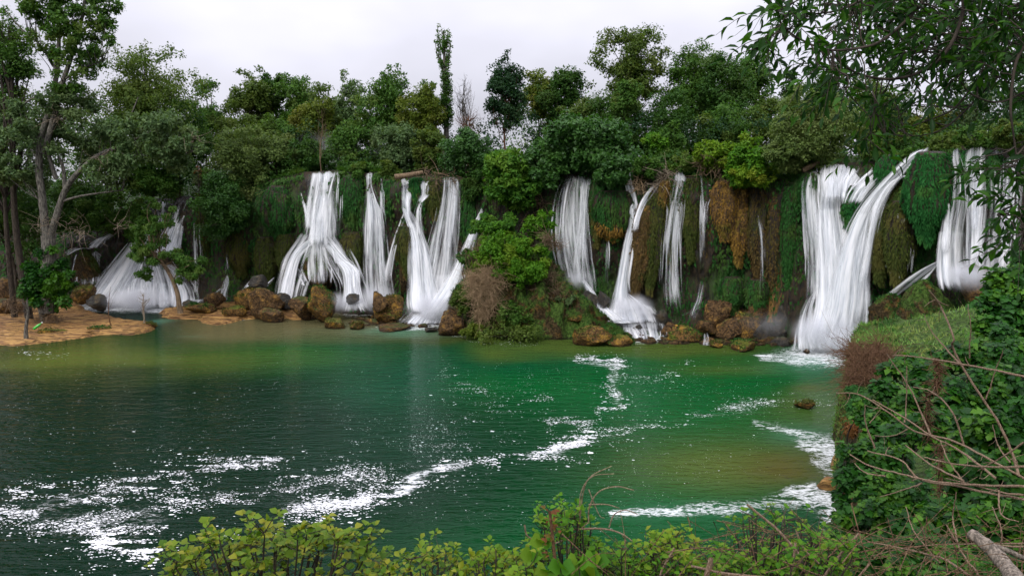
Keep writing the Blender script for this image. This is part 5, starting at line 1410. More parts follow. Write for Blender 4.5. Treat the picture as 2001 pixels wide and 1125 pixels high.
    bush('dark shrub at the picture edge over the pale curtain of water', 2030, 225, 285, 36, 71, 'fig', 2600, 118, nb=24, leaf=.22)
    # root tangles, logs
    for lb, lst, n, sd, m in [('bleached root tangle hanging between narrow and broken waterfalls', [(1290, 345, 12), (1285, 360, 9), (1296, 335, 8)], 90, 3, TWIGP),
                              ('small tan root ball beside the tall narrow waterfall', [(1246, 352, 8), (1250, 365, 6)], 50, 4, TWIGT),
                              ('brown dead branches under the yellow green bush', [(1390, 322, 14), (1410, 325, 12), (1370, 318, 8)], 70, 5, BARKB),
                              ('dead branches on the lip of the forked waterfall', [(860, 345, 14), (885, 350, 12), (835, 338, 14)], 70, 6, BARKB),
                              ('bare roots dangling below the shaded fig skirt', [(1050, 390, 12), (1062, 400, 10)], 60, 7, BARKB),
                              ('tangle of dead twigs over the small cascade', [(232, 440, 10), (222, 446, 8)], 50, 8, TWIGB)]:
        Dm = float(DC(lst[0][0]) + BACK(lst[0][0])) - 1.8
        pts = np.array([[*P(x, y, Dm), r / ppm(Dm)] for x, y, r in lst])
        a, f = twig_mass(pts, n, 2.4, .06, sd, -.3, 1.2)
        b0 = pts[0, :3]
        tag(link('root_tangle', mesh_data('root_tangle', a - b0, f, m), loc=b0), lb, 'roots')
    tb = Tubes(); Dm = 108.
    tb.add(smoothline([P(772, 346, Dm), P(800, 342, Dm), P(826, 337, Dm + .5)], 8), .42, .3, 8)
    a, f = tb.get(); b0 = a.mean(0); tag(link('fallen_log', mesh_data('fallen_log', a - b0, f, BARKB, smooth=True), loc=b0), 'fallen orange brown log lying across the lip of the forked waterfall', 'log')
    tb = Tubes(); tb.add(smoothline([P(1568, 334, 91), P(1590, 322, 91), P(1612, 312, 91.5), P(1622, 300, 92)], 9), .35, .2, 7)
    a, f = tb.get(); b0 = a.mean(0); tag(link('fallen_log', mesh_data('fallen_log', a - b0, f, BARKB, smooth=True), loc=b0), 'leaning brown willow limb at the lip of the great waterfall', 'log')
    # --- undergrowth filling the wood behind and below the trees
    rr = np.random.default_rng(77)
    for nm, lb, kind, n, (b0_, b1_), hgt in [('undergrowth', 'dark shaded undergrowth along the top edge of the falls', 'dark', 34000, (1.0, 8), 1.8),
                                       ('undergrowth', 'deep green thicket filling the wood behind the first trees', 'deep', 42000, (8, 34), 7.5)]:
        m = 520
        x = rr.uniform(-250, 2200, m); bb = rr.uniform(b0_, b1_, m)
        Dd = DC(x) + BACK(x) + bb
        g = ground_z(x, Dd)
        z = g + rr.random(m) ** 1.2 * hgt
        # keep the water lips free
        ok = np.ones(m, bool)
        if b0_ < 5:
            for a_, c_ in [(588, 672), (712, 752), (782, 905), (1090, 1165), (1215, 1240), (1315, 1345), (1590, 1712), (1770, 1815), (1855, 2000), (290, 390)]:
                ok &= ~((x > a_) & (x < c_) & (bb < 6))
        B = np.stack([(x - 1000.5) / FPX * Dd, Dd, z, rr.uniform(1.2, 2.4, m)], -1)[ok]
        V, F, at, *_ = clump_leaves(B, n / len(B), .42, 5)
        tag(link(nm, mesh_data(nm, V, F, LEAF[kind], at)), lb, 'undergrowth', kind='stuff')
    SKY_ = tab([(-400, 230), (0, 215), (200, 205), (400, 222), (500, 205), (620, 210), (700, 232), (800, 235), (860, 262), (940, 272), (1000, 250), (1080, 200), (1200, 170), (1330, 165), (1500, 190), (1600, 195), (1700, 225), (1900, 240), (2400, 220)])
    m = 620; x = rr.uniform(-300, 2300, m); Dd = DC(x) + BACK(x) + rr.uniform(30, 50, m)
    y = SKY_(x) + rr.random(m) ** 1.3 * 130 + 18
    q = P(x, y, Dd); B = np.concatenate([q, rr.uniform(1.8, 3.2, m)[:, None]], 1)
    V, F, at, *_ = clump_leaves(B, 62, .52, 6)
    tag(link('woodland', mesh_data('woodland', V, F, LEAF['mid'], at)), 'far wood closing the view behind the ridge trees', 'woodland', kind='stuff')
    # grass and weeds leaning over the lip wherever no water runs
    m = 26000; x = rr.uniform(-200, 2150, m); b_ = rr.random(m) ** 1.5 * 5 - .9; Dd = DC(x) + BACK(x) + b_
    ok = np.ones(m, bool)
    for a_, c_ in [(598, 666), (716, 730), (786, 806), (824, 846), (862, 902), (1100, 1160), (1220, 1232), (1316, 1344), (1600, 1712), (1785, 1812), (1858, 1884), (1900, 1975), (300, 390)]: ok &= ~((x > a_) & (x < c_))
    ok &= fbm(np.stack([x * .03, b_ * .4, 0 * x + 3], -1), 3) > -.35
    x, b_, Dd = x[ok], b_[ok], Dd[ok]
    zl = P(x, LIPY(x), DC(x) + BACK(x))[:, 2]
    z = np.where(b_ < 0, zl - .1 + b_ * 1.6 * rr.random(len(x)), zl + .1 + b_ * .12)
    p = np.stack([(x - 1000.5) / FPX * Dd, Dd - .1, z], -1)
    yd = np.stack([rr.normal(0, .3, len(x)), -.5 - .5 * rr.random(len(x)), np.where(b_ < .2, -.7, .5) + rr.normal(0, .3, len(x))], -1)
    Vb, Fb, k_ = stamp(T_DIA, p, yd, np.array([0, -.3, 1.]) + rr.normal(0, .4, (len(x), 3)), rr.uniform(.35, 1.0, len(x)), .28)
    tag(link('grass', mesh_data('grass', Vb, Fb, leaf_mat('lip_grass', (.020, .070, .010), (.060, .130, .022), (.100, .120, .030)), dict(rnd=np.repeat(rr.random(len(x)), k_), cl=np.repeat(np.clip(.5 + fbm(p * .3, 2), 0, 1), k_)))), 'long green grass leaning over the lip between the waterfalls', 'grass', kind='stuff')
    # river running over the plateau to the lips
    xs = np.linspace(560, 2100, 120); kk = np.linspace(0, 1, 8)
    Dd = (DC(xs) + BACK(xs) + .1)[:, None] + kk[None] * 9
    zl = P(xs, LIPY(xs), DC(xs) + BACK(xs))[:, 2]
    V = np.stack([(xs[:, None] - 1000.5) / FPX * Dd, Dd, (zl + .12)[:, None] + 0 * Dd], -1).reshape(-1, 3)
    w = np.full(len(V), .45) ; C = np.tile([.012, .03, .02], (len(V), 1))
    tag(link('upper_river_water', mesh_data('upper_river_water', V, grid_faces(120, 8), WATER, dict(tint=C, foam=w * .3), smooth=True)), kind='structure')

    # ---------------- trees standing on the orange bank
    T('round dark green tree with rooted trunk on the orange bank', 86, 500, 612, 46, 101, 'ivy', n=9000, nb=90, seed=127, leaf=.34, br=.75, skin=.35, blobs=[(60, 520, 14), (120, 515, 16), (80, 495, 14), (132, 560, 12), (50, 570, 16), (125, 590, 14), (100, 486, 10), (135, 535, 9)], base=P(85, 634, 101.5) * [1, 1, 0] + [0, 0, .5], trunk=BARK, tw=.34, wid=.8)
    V2, F2 = twig_mass(np.array([[*P(x, y, 101), r / ppm(101)] for x, y, r in [(70, 632, 14), (110, 628, 16), (95, 622, 14), (35, 600, 20), (20, 590, 14)]]), 240, 1.8, .04, 12, .1, .8)
    r0 = empty('brushwood', P(90, 632, 101), 'brown brushwood and dead roots around the round tree on the bank', 'brushwood')
    part('twigs', V2, F2, BARKB, r0, kind='stuff')
    D3 = 103.
    b = P(352, 609, D3); b[2] = .3
    rt = empty('leaning_tree', b, 'leaning tree with bare curved trunk before the broad slanting waterfall', 'tree')
    tb = Tubes()
    tb.add(smoothline([P(353, 612, D3), P(350, 596, D3), P(346, 570, D3), (P(334, 540, D3)), P(318, 515, D3), P(300, 492, D3), P(290, 460, D3)], 22), .42, .13, 8)
    tb.add(smoothline([P(318, 515, D3), P(310, 480, D3), P(322, 450, D3), P(335, 410, D3)], 9), .14, .04, 5)
    tb.add(smoothline([P(338, 548, D3), P(350, 530, D3), P(370, 518, D3 - 1)], 8), .12, .05, 5)
    tb.add(smoothline([P(322, 520, D3), P(345, 505, D3), P(365, 500, D3)], 8), .12, .04, 5)
    rr = np.random.default_rng(9)
    Bl = np.array([[*P(x + rr.normal(0, 3), y + rr.normal(0, 3), D3 + rr.uniform(-2, 2)), r / ppm(D3)] for x, y, r in
                   [(280, 430, 12), (295, 450, 13), (275, 462, 12), (300, 475, 12), (285, 490, 14), (272, 510, 10), (300, 510, 12), (320, 500, 10), (290, 530, 8), (265, 445, 9), (310, 440, 10), (325, 425, 8),
                    (345, 500, 13), (362, 508, 14), (378, 515, 13), (388, 525, 9), (355, 525, 11), (370, 535, 10), (268, 480, 12), (262, 500, 9), (290, 545, 9), (275, 535, 8), (315, 470, 12), (395, 510, 8), (350, 545, 8), (300, 390, 8), (330, 440, 9), (345, 488, 9), (340, 408, 7), (305, 400, 8), (330, 470, 7), (285, 410, 7), (300, 425, 9), (382, 540, 6)] for _ in range(2)])
    for q in Bl[::2]: tb.add(branch_pts(P(310, 500, D3) + rr.normal(0, .5, 3), q[:3], 6, .12, int(q[0] * 9) % 1000), .06, .02, 3)
    a, f = tb.get(); part('trunk', a, f, BARKB, rt, smooth=True)
    V, F, at, *_ = clump_leaves(Bl, 230, .29, 12, skin=.35); part('crown', V, F, LEAF['mid'], rt, at)
    bare('little bare tree standing in shallow water off the orange bank', 281, 572, 630, 15, 99.5, TWIGP, 22, 7, gz=.1, r0=.13)
    bare('thin bare pole of a sapling on the orange bank', 216, 560, 628, 3, 99.5, TWIGB, 4, 8, gz=.3, r0=.08)
    bare('grey dead stump tree leaning at the water edge of the bank', 52, 585, 672, 10, 91, BARK, 6, 9, gz=-.2, r0=.30)
    # green bottle
    p0 = P(66, 648, 95.2); p0[2] = .62
    rt = empty('bottle', p0, 'bright green bottle lying tilted against the rim of the orange bank', 'bottle')
    tb = Tubes(); d = norm(np.array([.75, .25, .62])); t_ = np.array([0, .01, .3, .8, .95, 1.15, 1.3]); L = p0 + d * t_[:, None] * .95
    tb.add(L, 1, 1, 12, rad=[0.01, .15, .17, .17, .13, .06, .06]); a, f = tb.get(); part('body', a, f, BOTTLE, rt, smooth=True)
    tb = Tubes(); tb.add(p0 + d * np.array([1.30, 1.31, 1.42, 1.43])[:, None] * .95, 1, 1, 12, rad=[.01, .085, .085, .01]); a, f = tb.get(); part('cap', a, f, CAPW, rt, smooth=True)
# ---------------------------------------------------------------- near bank
EDGE = tab([(6, 1900), (9, 1790), (14, 1735), (22, 1700), (32, 1680), (42, 1668), (50, 1662), (60, 1660)])
TOPY = tab([(6, 1240), (9, 1150), (14, 1010), (22, 880), (32, 780), (42, 705), (50, 644), (56, 612), (60, 604)])

def bluff_z(px, D):
    y = TOPY(D) - np.clip(px - 1780, -80, 400) * .22
    z = P(px, y, D)[..., 2]
    e = sstep(-12, 26, px - EDGE(D)) ** .6
    return np.where(e > 0, -1 + (z + 1) * e, -1.)

def build_near_ground():
    px = np.concatenate([np.linspace(1600, 1760, 70), np.linspace(1765, 3400, 60)]); D = np.concatenate([np.linspace(6, 40, 50), np.linspace(40.5, 57, 60)])
    PX, DD = np.meshgrid(px, D, indexing='ij')
    z = bluff_z(PX, DD) * sstep(58.5, 55, DD + 1.5 * fbm(np.stack([PX * .02, 0 * PX, 0 * PX], -1), 3)) ** .5
    V = np.stack([(PX - 1000.5) / FPX * DD, DD, z - .2], -1)
    V = V + .5 * fbm(V * .7, 4)[..., None] * np.array([1, .4, .8]) * sstep(10, 30, DD)[..., None]
    tag(link('bluff_ground', mesh_data('bluff_ground', V.reshape(-1, 3), grid_faces(*PX.shape), MOUND, smooth=True)), kind='structure')
    xs = np.linspace(-80, 80, 160); ys = np.linspace(-40, 28, 90)
    XX, YY = np.meshgrid(xs, ys, indexing='ij')
    z = 15.0 + .35 * np.clip(4 - YY, 0, 6) - np.maximum(0, YY - 4.6) * .82 + .35 * fbm(np.stack([XX * .5, YY * .5, 0 * XX], -1), 4)
    z = np.maximum(z, -3)
    W = np.stack([XX, YY, z], -1)
    tag(link('near_bank_ground', mesh_data('near_bank_ground', W.reshape(-1, 3), grid_faces(*XX.shape), SOIL, smooth=True)), kind='structure')
    m = lambda p: (pix(p)[0] < 1935) & (pix(p)[1] > 560)
    sub = V[:, 50:, :]
    tufts(sub[5:110], 26000, MOSS['tuft'], .34, 15, 'pale green grass lying over the top of the mossy bluff', w=.14, up=.7, spread=.6, mask=m)
    tufts(sub[5:110], 9000, MOSS['moss'], .34, 16, 'darker moss between the pale grass of the bluff', up=.5, mask=m)
    tufts(V[5:110, 20:110], 2500, LEAF['rust'], .20, 17, 'rusty dead stalks scattered through the grass of the bluff', mask=lambda p: m(p) & (fbm(p * .5 + 9, 2) > .18))
    # moss on the steep face over the pool
    s = 1 / ppm(53)
    pts = np.array([[*P(x, y, d), r / ppm(d)] for x, y, r, d in [(1678, 690, 26, 43), (1672, 720, 26, 41), (1705, 715, 28, 41), (1700, 745, 28, 38.5), (1730, 700, 20, 42), (1668, 690, 20, 45), (1715, 685, 26, 44), (1672, 750, 22, 39), (1745, 725, 20, 40)]])
    a, f = twig_mass(pts, 1900, 1.5, .020, 21, -.25, .9)
    r0 = empty('root_curtain', P(1690, 740, 51), 'rusty brown mat of roots and twigs draped over the bluff edge', 'roots')
    part('twigs', a, f, TWIGB, r0, kind='stuff')
    for lb, kind, lst, n, sd in [('brown and green moss hanging below the root mat above the pool', 'moss', [(1676, 790, 24, 35), (1670, 820, 20, 33), (1690, 775, 24, 36), (1668, 765, 18, 37)], 5000, 5),
                             ('rusty moss skirt touching the rapids under the bluff', 'rust', [(1664, 842, 14, 32), (1675, 832, 16, 32), (1660, 822, 12, 33)], 1400, 6)]:
        B = np.array([[*P(x, y, d), r / ppm(d)] for x, y, r, d in lst])
        V2, F2, at, *_ = clump_leaves(B, n / len(B), .16, sd, droop=.8, wid=.4)
        b0 = B[0, :3]; tag(link('hanging_moss', mesh_data('hanging_moss', V2 - b0, F2, LEAF[kind] if kind == 'rust' else MOSS[kind], at), loc=b0), lb, 'moss')
    rock('brown undercut bank rock below the bluff at the waterline', 1672, 740, 850, 30, 50.5, ROCKB, seed=90, sub=5, dep=.9)

def put_leaves(root, T, mat, pos, yd, nrm, s, rn, cl, nobj=0, wid=1., name='leaf', mass='foliage'):
    """leaves of one plant: those that show largest become objects, the rest one mass"""
    pos = np.asarray(pos); n = len(pos)
    d = np.linalg.norm(pos - np.array([0, 0, CAMZ]), axis=1)
    px, py = pix(pos)
    vis = (px > -20) & (px < 2020) & (py > -20) & (py < 1140)
    key = s / d * np.where(vis, 1, .01) * (1 + .6 * (np.median(d) - d) / (d.std() + 1e-6) * .3)
    o = np.argsort(-key); big, rest = o[:nobj], o[nobj:]
    if len(rest):
        V, F, m = stamp(T, pos[rest], yd[rest], nrm[rest], s[rest], wid)
        part(mass, V, F, mat, root, dict(rnd=np.repeat(rn[rest], m), cl=np.repeat(cl[rest], m)), kind='stuff', smooth=True)
    if nobj:
        vs = []
        for k in range(6):
            tv = T[0] * np.array([wid * (.9 + .04 * k), 1, 1 + .3 * (k % 3)])
            vs.append(mesh_data('leaf_shape', tv, T[1], mat, dict(rnd=np.full(len(tv), (k + .5) / 6), cl=np.full(len(tv), (k * .37) % 1)), smooth=True))
        y = norm(yd[big]); x = norm(np.cross(y, nrm[big])); z = np.cross(x, y)
        from mathutils import Matrix
        rl = Vector(root.location)
        for j, i in enumerate(big):
            ob = bpy.data.objects.new(name, vs[j % 6])
            M = Matrix(((x[j][0], y[j][0], z[j][0]), (x[j][1], y[j][1], z[j][1]), (x[j][2], y[j][2], z[j][2])))
            ob.location = Vector(pos[i]) - rl; ob.rotation_euler = M.to_euler(); ob.scale = (float(s[i]),) * 3
            ob.parent = root; COL.objects.link(ob)

def cam_leafmass(root, kind, masses, size, n, seed, nobj, T=T_LOBE, wid=1., up=.9):
    """masses (px,py,r px,D): lumps of foliage; leaves sit mostly on the lump's skin"""
    r = np.random.default_rng(seed); Bl = []
    for x, y, rad, D in masses:
        c = P(x, y, D); R_ = rad / ppm(D)
        m = 9; d = rdir(m, r) * (r.random((m, 1)) ** .33) * R_ * .75
        Bl.append(np.concatenate([c + d, (R_ * r.uniform(.28, .5, m))[:, None]], 1))
    B = np.concatenate(Bl)
    w = B[:, 3] ** 2; cnt = np.maximum(3, (n * w / w.sum()).astype(int)); idx = np.repeat(np.arange(len(B)), cnt); N = len(idx)
    d = rdir(N, r); p = B[idx, :3] + d * (r.random(N) ** .4)[:, None] * B[idx, 3:4]
    nrm = d * .7 + np.array([0, -.25, up]) + r.normal(0, .35, (N, 3))
    y = np.cross(nrm, rdir(N, r)) + d * .4 + np.array([0, 0, -.45])
    y = y - nrm * ((y * nrm).sum(1) / (nrm * nrm).sum(1))[:, None] * .8
    s = size * r.lognormal(-.18, .34, N).clip(.35, 1.7)
    cl = np.clip(r.random(len(B))[idx] * .6 + .4 * r.random(N), 0, 1)
    put_leaves(root, T, LEAF[kind], p, y, nrm, s, r.random(N), cl, nobj, wid)
    return B

def build_near_plants():
    # ---- thicket on the bluff, from far to near
    def thick(label, kind, masses, size, n, seed, nobj, name='bush', **k):
        m0 = masses[0]; b = P(m0[0], m0[1] + 60, m0[3])
        b[2] = min(b[2], float(bluff_z(np.array([m0[0]]), np.array([float(m0[3])]))[0]) + .5) if m0[0] > 1640 else b[2]
        root = empty(name, b, label, 'bush')
        B = cam_leafmass(root, kind, masses, size, n, seed, nobj, **k)
        tb = Tubes(); rr = np.random.default_rng(seed)
        for j in rr.permutation(len(B))[:26]:
            tb.add(branch_pts(b + rr.normal(0, .3, 3) * [1, 1, 0], B[j, :3], 7, .12, j + seed), .04 * m0[3] / 20, .012 * m0[3] / 20, 4)
        a, f = tb.get(); part('stems', a, f, BARKD, root)
        return root
    thick('large shadowy dark green bush behind the grassy top of the bluff', 'ivy', [(1975, 560, 50, 36), (1940, 600, 40, 35), (1985, 640, 50, 34), (1950, 540, 30, 36), (2030, 590, 60, 35), (2010, 520, 40, 37), (1925, 640, 26, 34)], .30, 4200, 201, 0)
    thick('green ivy covered bush on the shoulder beneath the grassy top', 'ivy', [(1775, 712, 30, 29), (1810, 722, 36, 28.5), (1858, 700, 36, 29), (1905, 700, 40, 29), (1950, 700, 46, 28), (1750, 720, 30, 28), (1820, 740, 40, 26), (1990, 680, 40, 29), (1960, 650, 30, 31)], .24, 5200, 202, 100)
    thick('deep green bush in the middle of the slope behind the arching dead branches', 'ivy', [(1730, 780, 44, 20), (1790, 790, 50, 19), (1700, 830, 40, 19), (1860, 780, 56, 18), (1930, 770, 56, 18), (1990, 760, 56, 18), (1770, 850, 50, 17), (1840, 850, 56, 16), (1690, 790, 20, 20)], .165, 5200, 203, 200)
    thick('glossy dark green bush bulging over the rapids', 'ivy', [(1680, 900, 44, 15), (1665, 950, 44, 14.5), (1720, 960, 56, 14), (1670, 1010, 50, 14), (1740, 900, 50, 14.5), (1730, 1030, 60, 13), (1650, 880, 18, 15), (1640, 1060, 44, 13), (1790, 990, 56, 13)], .125, 5200, 204, 260)
    thick('broad leaved creeper growing through the dead branches at the picture corner', 'ivy', [(1900, 860, 60, 10), (1960, 850, 60, 9.5), (2010, 820, 60, 9.5), (1860, 930, 60, 9.5), (1930, 940, 66, 9), (1990, 930, 60, 9), (1830, 1010, 60, 8.6), (1900, 1020, 66, 8.2), (1980, 1030, 70, 8), (1800, 1080, 60, 7.5), (1880, 1100, 70, 7.2), (1960, 1110, 70, 7)], .115, 5600, 205, 260)
    thick('tall green nettles and brambles low at the picture corner', 'ivy', [(1700, 1090, 50, 8), (1760, 1110, 50, 7.5), (1640, 1110, 46, 8), (1850, 1130, 60, 6.5), (1940, 1140, 60, 6.3)], .075, 2600, 206, 120)
    # ---- dead branches
    def dead(label, lines, D0, D1, mat=TWIGN, name='dead_branch', k=1.):
        root = empty(name, P(lines[0][0][-1][0], lines[0][0][-1][1], D1), label, 'branch'); rr = np.random.default_rng(len(label))
        for pts, w in lines:
            tb = Tubes(); m = len(pts)
            L = np.array([P(x, y, D0 + (D1 - D0) * (x - 1640) / 360 * k + rr.normal(0, .05)) for x, y in pts])
            L = smoothline(L, m * 6); L += .006 * np.cumsum(rr.normal(0, 1, L.shape), 0) * .4
            rad = w * .40 / ppm(D0 * .5 + D1 * .5)
            tb.add(L, rad * .55, rad * 1.1, 6)
            for q in range(int(m * .8)):
                j = rr.integers(2, len(L) - 1); l = rr.uniform(12, 40) / ppm(D1)
                dd = norm(rdir(1, rr)[0] * [1, .4, 1]) * l
                tb.add(smoothline([L[j], L[j] + dd * .5 + rr.normal(0, l * .08, 3), L[j] + dd], 5), rad * .4, rad * .2, 4)
            a, f = tb.get(); part('twig', a, f, mat, root, smooth=True)
    dead('tall forked grey branch standing up in front of the bluff grass', [([(1815, 567), (1838, 600), (1862, 660), (1860, 683), (1905, 760), (1950, 830), (1975, 890), (1985, 925)], 6.5),
         ([(1807, 615), (1825, 650), (1850, 680), (1878, 712)], 4), ([(1892, 595), (1896, 640), (1893, 700)], 3), ([(1960, 685), (1945, 720), (1925, 780)], 3), ([(1940, 830), (1950, 870), (1975, 905)], 3.5)], 9, 7.5)
    dead('long straight pale branch crossing the slope to a crooked tip', [([(1745, 695), (1820, 702), (1900, 715), (2005, 738)], 5.5), ([(1732, 690), (1765, 735), (1790, 780), (1818, 845)], 4.5), ([(1745, 697), (1755, 686), (1768, 682)], 3)], 8.5, 7)
    dead('arching pale branches reaching out over the pool', [([(1634, 768), (1680, 772), (1730, 805), (1790, 845), (1860, 862), (1950, 910), (2005, 940)], 5.5), ([(1705, 780), (1760, 810), (1820, 850), (1870, 875), (1950, 935)], 5.5),
         ([(1785, 755), (1820, 762), (1860, 800), (1885, 865)], 4.5), ([(1772, 715), (1770, 800), (1768, 830)], 4), ([(1690, 790), (1692, 830), (1708, 880)], 4), ([(1708, 850), (1740, 853), (1775, 840)], 3), ([(1720, 800), (1702, 826)], 3)], 8, 6.6)
    dead('bundle of long dead sticks lying level through the creeper', [([(1660, 887), (1700, 908), (1770, 925), (1830, 940), (1920, 945), (2005, 950)], 6), ([(1805, 893), (1860, 905), (1940, 910), (2005, 910)], 5.5), ([(1695, 880), (1760, 900), (1800, 938), (1900, 960), (2005, 980)], 6),
         ([(1770, 870), (1820, 910), (1880, 940)], 5), ([(1850, 935), (1960, 965), (2005, 972)], 5), ([(1910, 920), (1960, 890), (2005, 862)], 4), ([(1838, 862), (1855, 900), (1880, 940)], 4), ([(1720, 970), (1780, 950), (1800, 940)], 4), ([(1670, 905), (1690, 925), (1730, 932)], 4)], 7.4, 5.8)
    dead('dead brown sticks sloping down to the picture corner', [([(1695, 1058), (1780, 1075), (1850, 1095), (1900, 1130)], 6), ([(1850, 1025), (1880, 1080), (1912, 1130)], 5), ([(1700, 1085), (1770, 1070), (1850, 1065), (2005, 1062)], 4), ([(1770, 990), (1790, 1040), (1840, 1100)], 4),
         ([(1990, 1020), (1955, 1005), (1950, 960)], 4), ([(1940, 990), (1960, 1040), (1950, 1090)], 4), ([(1870, 960), (1860, 1010), (1870, 1060)], 4), ([(1920, 1062), (2005, 1066)], 5), ([(1790, 1130), (1810, 1070), (1800, 1030)], 4)], 6.4, 5)
    rr = np.random.default_rng(71)
    for lb, x, y0, y1, D_ in [('withered brown vine hanging in the creeper below the level sticks', 1838, 870, 960, 8.2), ('shrivelled vine hanging beside the upright twig', 1812, 770, 850, 12), ('dry brown vine rag hanging under the long straight branch', 1832, 700, 760, 16)]:
        pts = np.array([[*P(x + rr.normal(0, 2), y, D_), 7 / ppm(D_)] for y in np.linspace(y0, y1, 14)])
        a, f = twig_mass(pts, 150, 22 / ppm(D_), 1.1 / ppm(D_), int(x), -.8, 1.); b0 = pts[0, :3]
        tag(link('dead_vine', mesh_data('dead_vine', a - b0, f, TWIGB), loc=b0), lb, 'vine')
    # broken log
    tb = Tubes(); Dl = 4.6
    L = smoothline([P(1897, 1042, Dl + .1), P(1925, 1062, Dl), P(1955, 1092, Dl - .1), P(1985, 1132, Dl - .3), P(2010, 1170, Dl - .5)], 18)
    tb.add(L, .036, .058, 12, rad=.036 + .022 * np.linspace(0, 1, 18) + .004 * np.sin(np.arange(18) * 1.7)); tb.add(np.stack([L[0] + (L[0] - L[1]) * .05, L[0]]), .004, .036, 12)
    tb.add(smoothline([L[5], L[5] + np.array([.12, .02, -.03]), L[5] + np.array([.3, .05, -.12])], 6), .022, .018, 6)
    a, f = tb.get(); b0 = L[0]
    lg = bark_mat('bark_log', (.09, .075, .06), (.30, .25, .20), 22.)
    tag(link('broken_log', mesh_data('broken_log', a - b0, f, lg, smooth=True), loc=b0), 'broken grey lichened log poking in at the picture corner', 'log')
    # ---- brushwood mat along the bottom
    rr = np.random.default_rng(31)
    tb = Tubes()
    for i in range(300):
        x = rr.uniform(1130, 2010); y = rr.uniform(1030, 1150) + max(0, (1450 - x)) * .16
        D = rr.uniform(3.9, 6.2); c = P(x, y, D); l = rr.uniform(40, 190) / ppm(D)
        an = rr.normal(-.35 if rr.random() < .6 else .7, .5); d = np.array([math.cos(an), rr.normal(0, .3), -math.sin(an)]) * l
        tb.add(smoothline([c - d * .5, c + rr.normal(0, l * .07, 3), c + d * .5 + rr.normal(0, l * .05, 3)], 7), rr.uniform(.0014, .0042), .0012, 5)
    a, f = tb.get(); tag(link('brushwood', mesh_data('brushwood', a, f, TWIGM, smooth=True)), 'mat of dry criss crossing twigs along the lower picture edge', 'brushwood', kind='stuff')

    # ---- shrubs along the bottom: stems with rosettes of leaves
    def shrub(label, kind, x0, x1, topf, D, nst, lsz, seed, nobj, T=T_LEAF, wid=1.25, per=6, dens=4, name='shrub', bx=None, stem=BARKD, dd=.45, up=.6, bare_=0.):
        r = np.random.default_rng(seed); bx = bx or (x0 + x1) / 2
        b = P(bx, 1300, D); root = empty(name, b, label, 'shrub'); tb = Tubes()
        pos, yd, nr, sz = [], [], [], []
        for i in range(nst):
            x = x0 + (x1 - x0) * (i + r.uniform(-.4, 1.4)) / nst; y = topf(x) + 24 + abs(r.normal(0, 1)) * (18 if i % 2 else 60) * 1.1
            Dt = D + r.normal(0, dd * .6)
            s = 1 / ppm(D)
            L = smoothline([b + r.normal(0, .12, 3) * [1, 1, 0], P(bx + (x - bx) * .6 + r.normal(0, 8), (1300 + y) / 2 + 20, D + (Dt - D) * .6), P(x + r.normal(0, 5), y + 30, Dt), P(x, y, Dt)], 16)
            tb.add(L, .010 * D / 5, .0028 * D / 5, 5)
            nodes = [(15, per)] + [(int(q), 2) for q in r.integers(6, 15, dens)]
            for j, k in nodes:
                if j != 15:
                    e = L[j] + (rdir(1, r)[0] * [1, .8, .5] + [0, 0, .5]) * r.uniform(20, 50) * s
                    tb.add(smoothline([L[j], (L[j] + e) / 2 + r.normal(0, .01, 3), e], 4), .0035 * D / 5, .002 * D / 5, 4); k += 2
                else: e = L[j]
                if r.random() < bare_: continue
                for q in range(k):
                    a = q * 2.4 + r.random(); el = r.uniform(-.1, .9)
                    dv = np.array([math.cos(a) * math.cos(el), math.sin(a) * math.cos(el), math.sin(el)])
                    pos.append(e - np.array([0, 0, .012]) * (q % 3) + dv * .01); yd.append(dv); nr.append(np.array([0, 0, 1.]) - dv * .3 + r.normal(0, .3, 3)); sz.append(lsz * r.uniform(.55, 1.2))
        a, f = tb.get(); part('stems', a, f, stem, root, smooth=True)
        n = len(pos); put_leaves(root, T, LEAF[kind], np.array(pos), np.array(yd), np.array(nr), np.array(sz), r.random(n), r.random(n), nobj, wid)
        return root
    env = tab([(300, 1100), (330, 1075), (370, 1050), (430, 1018), (520, 1006), (600, 1006), (650, 1014), (700, 1022), (740, 1050), (765, 1095)])
    shrub('yellow green fig shrub with broad cupped leaves rising from the lower edge', 'shrub', 315, 758, env, 5.2, 66, .058, 301, 300, wid=1.25, per=6, dens=6)
    shrub('small thin stemmed shrub beside the broad fig shrub', 'shrub', 775, 900, tab([(770, 1090), (820, 1050), (870, 1048), (905, 1080)]), 5.0, 22, .052, 302, 90, wid=.8)
    shrub('dense small leaved shrub in the middle of the lower edge', 'lime', 900, 1035, tab([(895, 1080), (950, 1048), (1000, 1045), (1040, 1075)]), 4.8, 34, .050, 303, 110, wid=.9, dens=6)
    shrub('climbing shrub with arching bare shoots and fresh leaves', 'bright', 1050, 1170, tab([(1045, 1010), (1075, 975), (1110, 968), (1150, 985), (1175, 1040)]), 4.7, 30, .042, 304, 110, wid=1., dens=6)
    shrub('low leafy cover behind the brushwood', 'bright', 1130, 1290, tab([(1130, 1060), (1200, 1050), (1290, 1058)]), 5.0, 44, .046, 305, 90, wid=.9, dens=7)
    shrub('lime shrub with one taller leafy shoot', 'lime', 1255, 1360, tab([(1250, 1060), (1300, 1005), (1320, 1020), (1365, 1060)]), 4.8, 28, .048, 306, 90, wid=.9, dens=5)
    shrub('dark twiggy half bare shrub in front of the rapids', 'bright', 1420, 1600, tab([(1410, 1050), (1460, 968), (1500, 985), (1540, 975), (1590, 1000), (1610, 1050)]), 5.4, 46, .045, 307, 80, wid=.9, dens=4, bare_=.55)
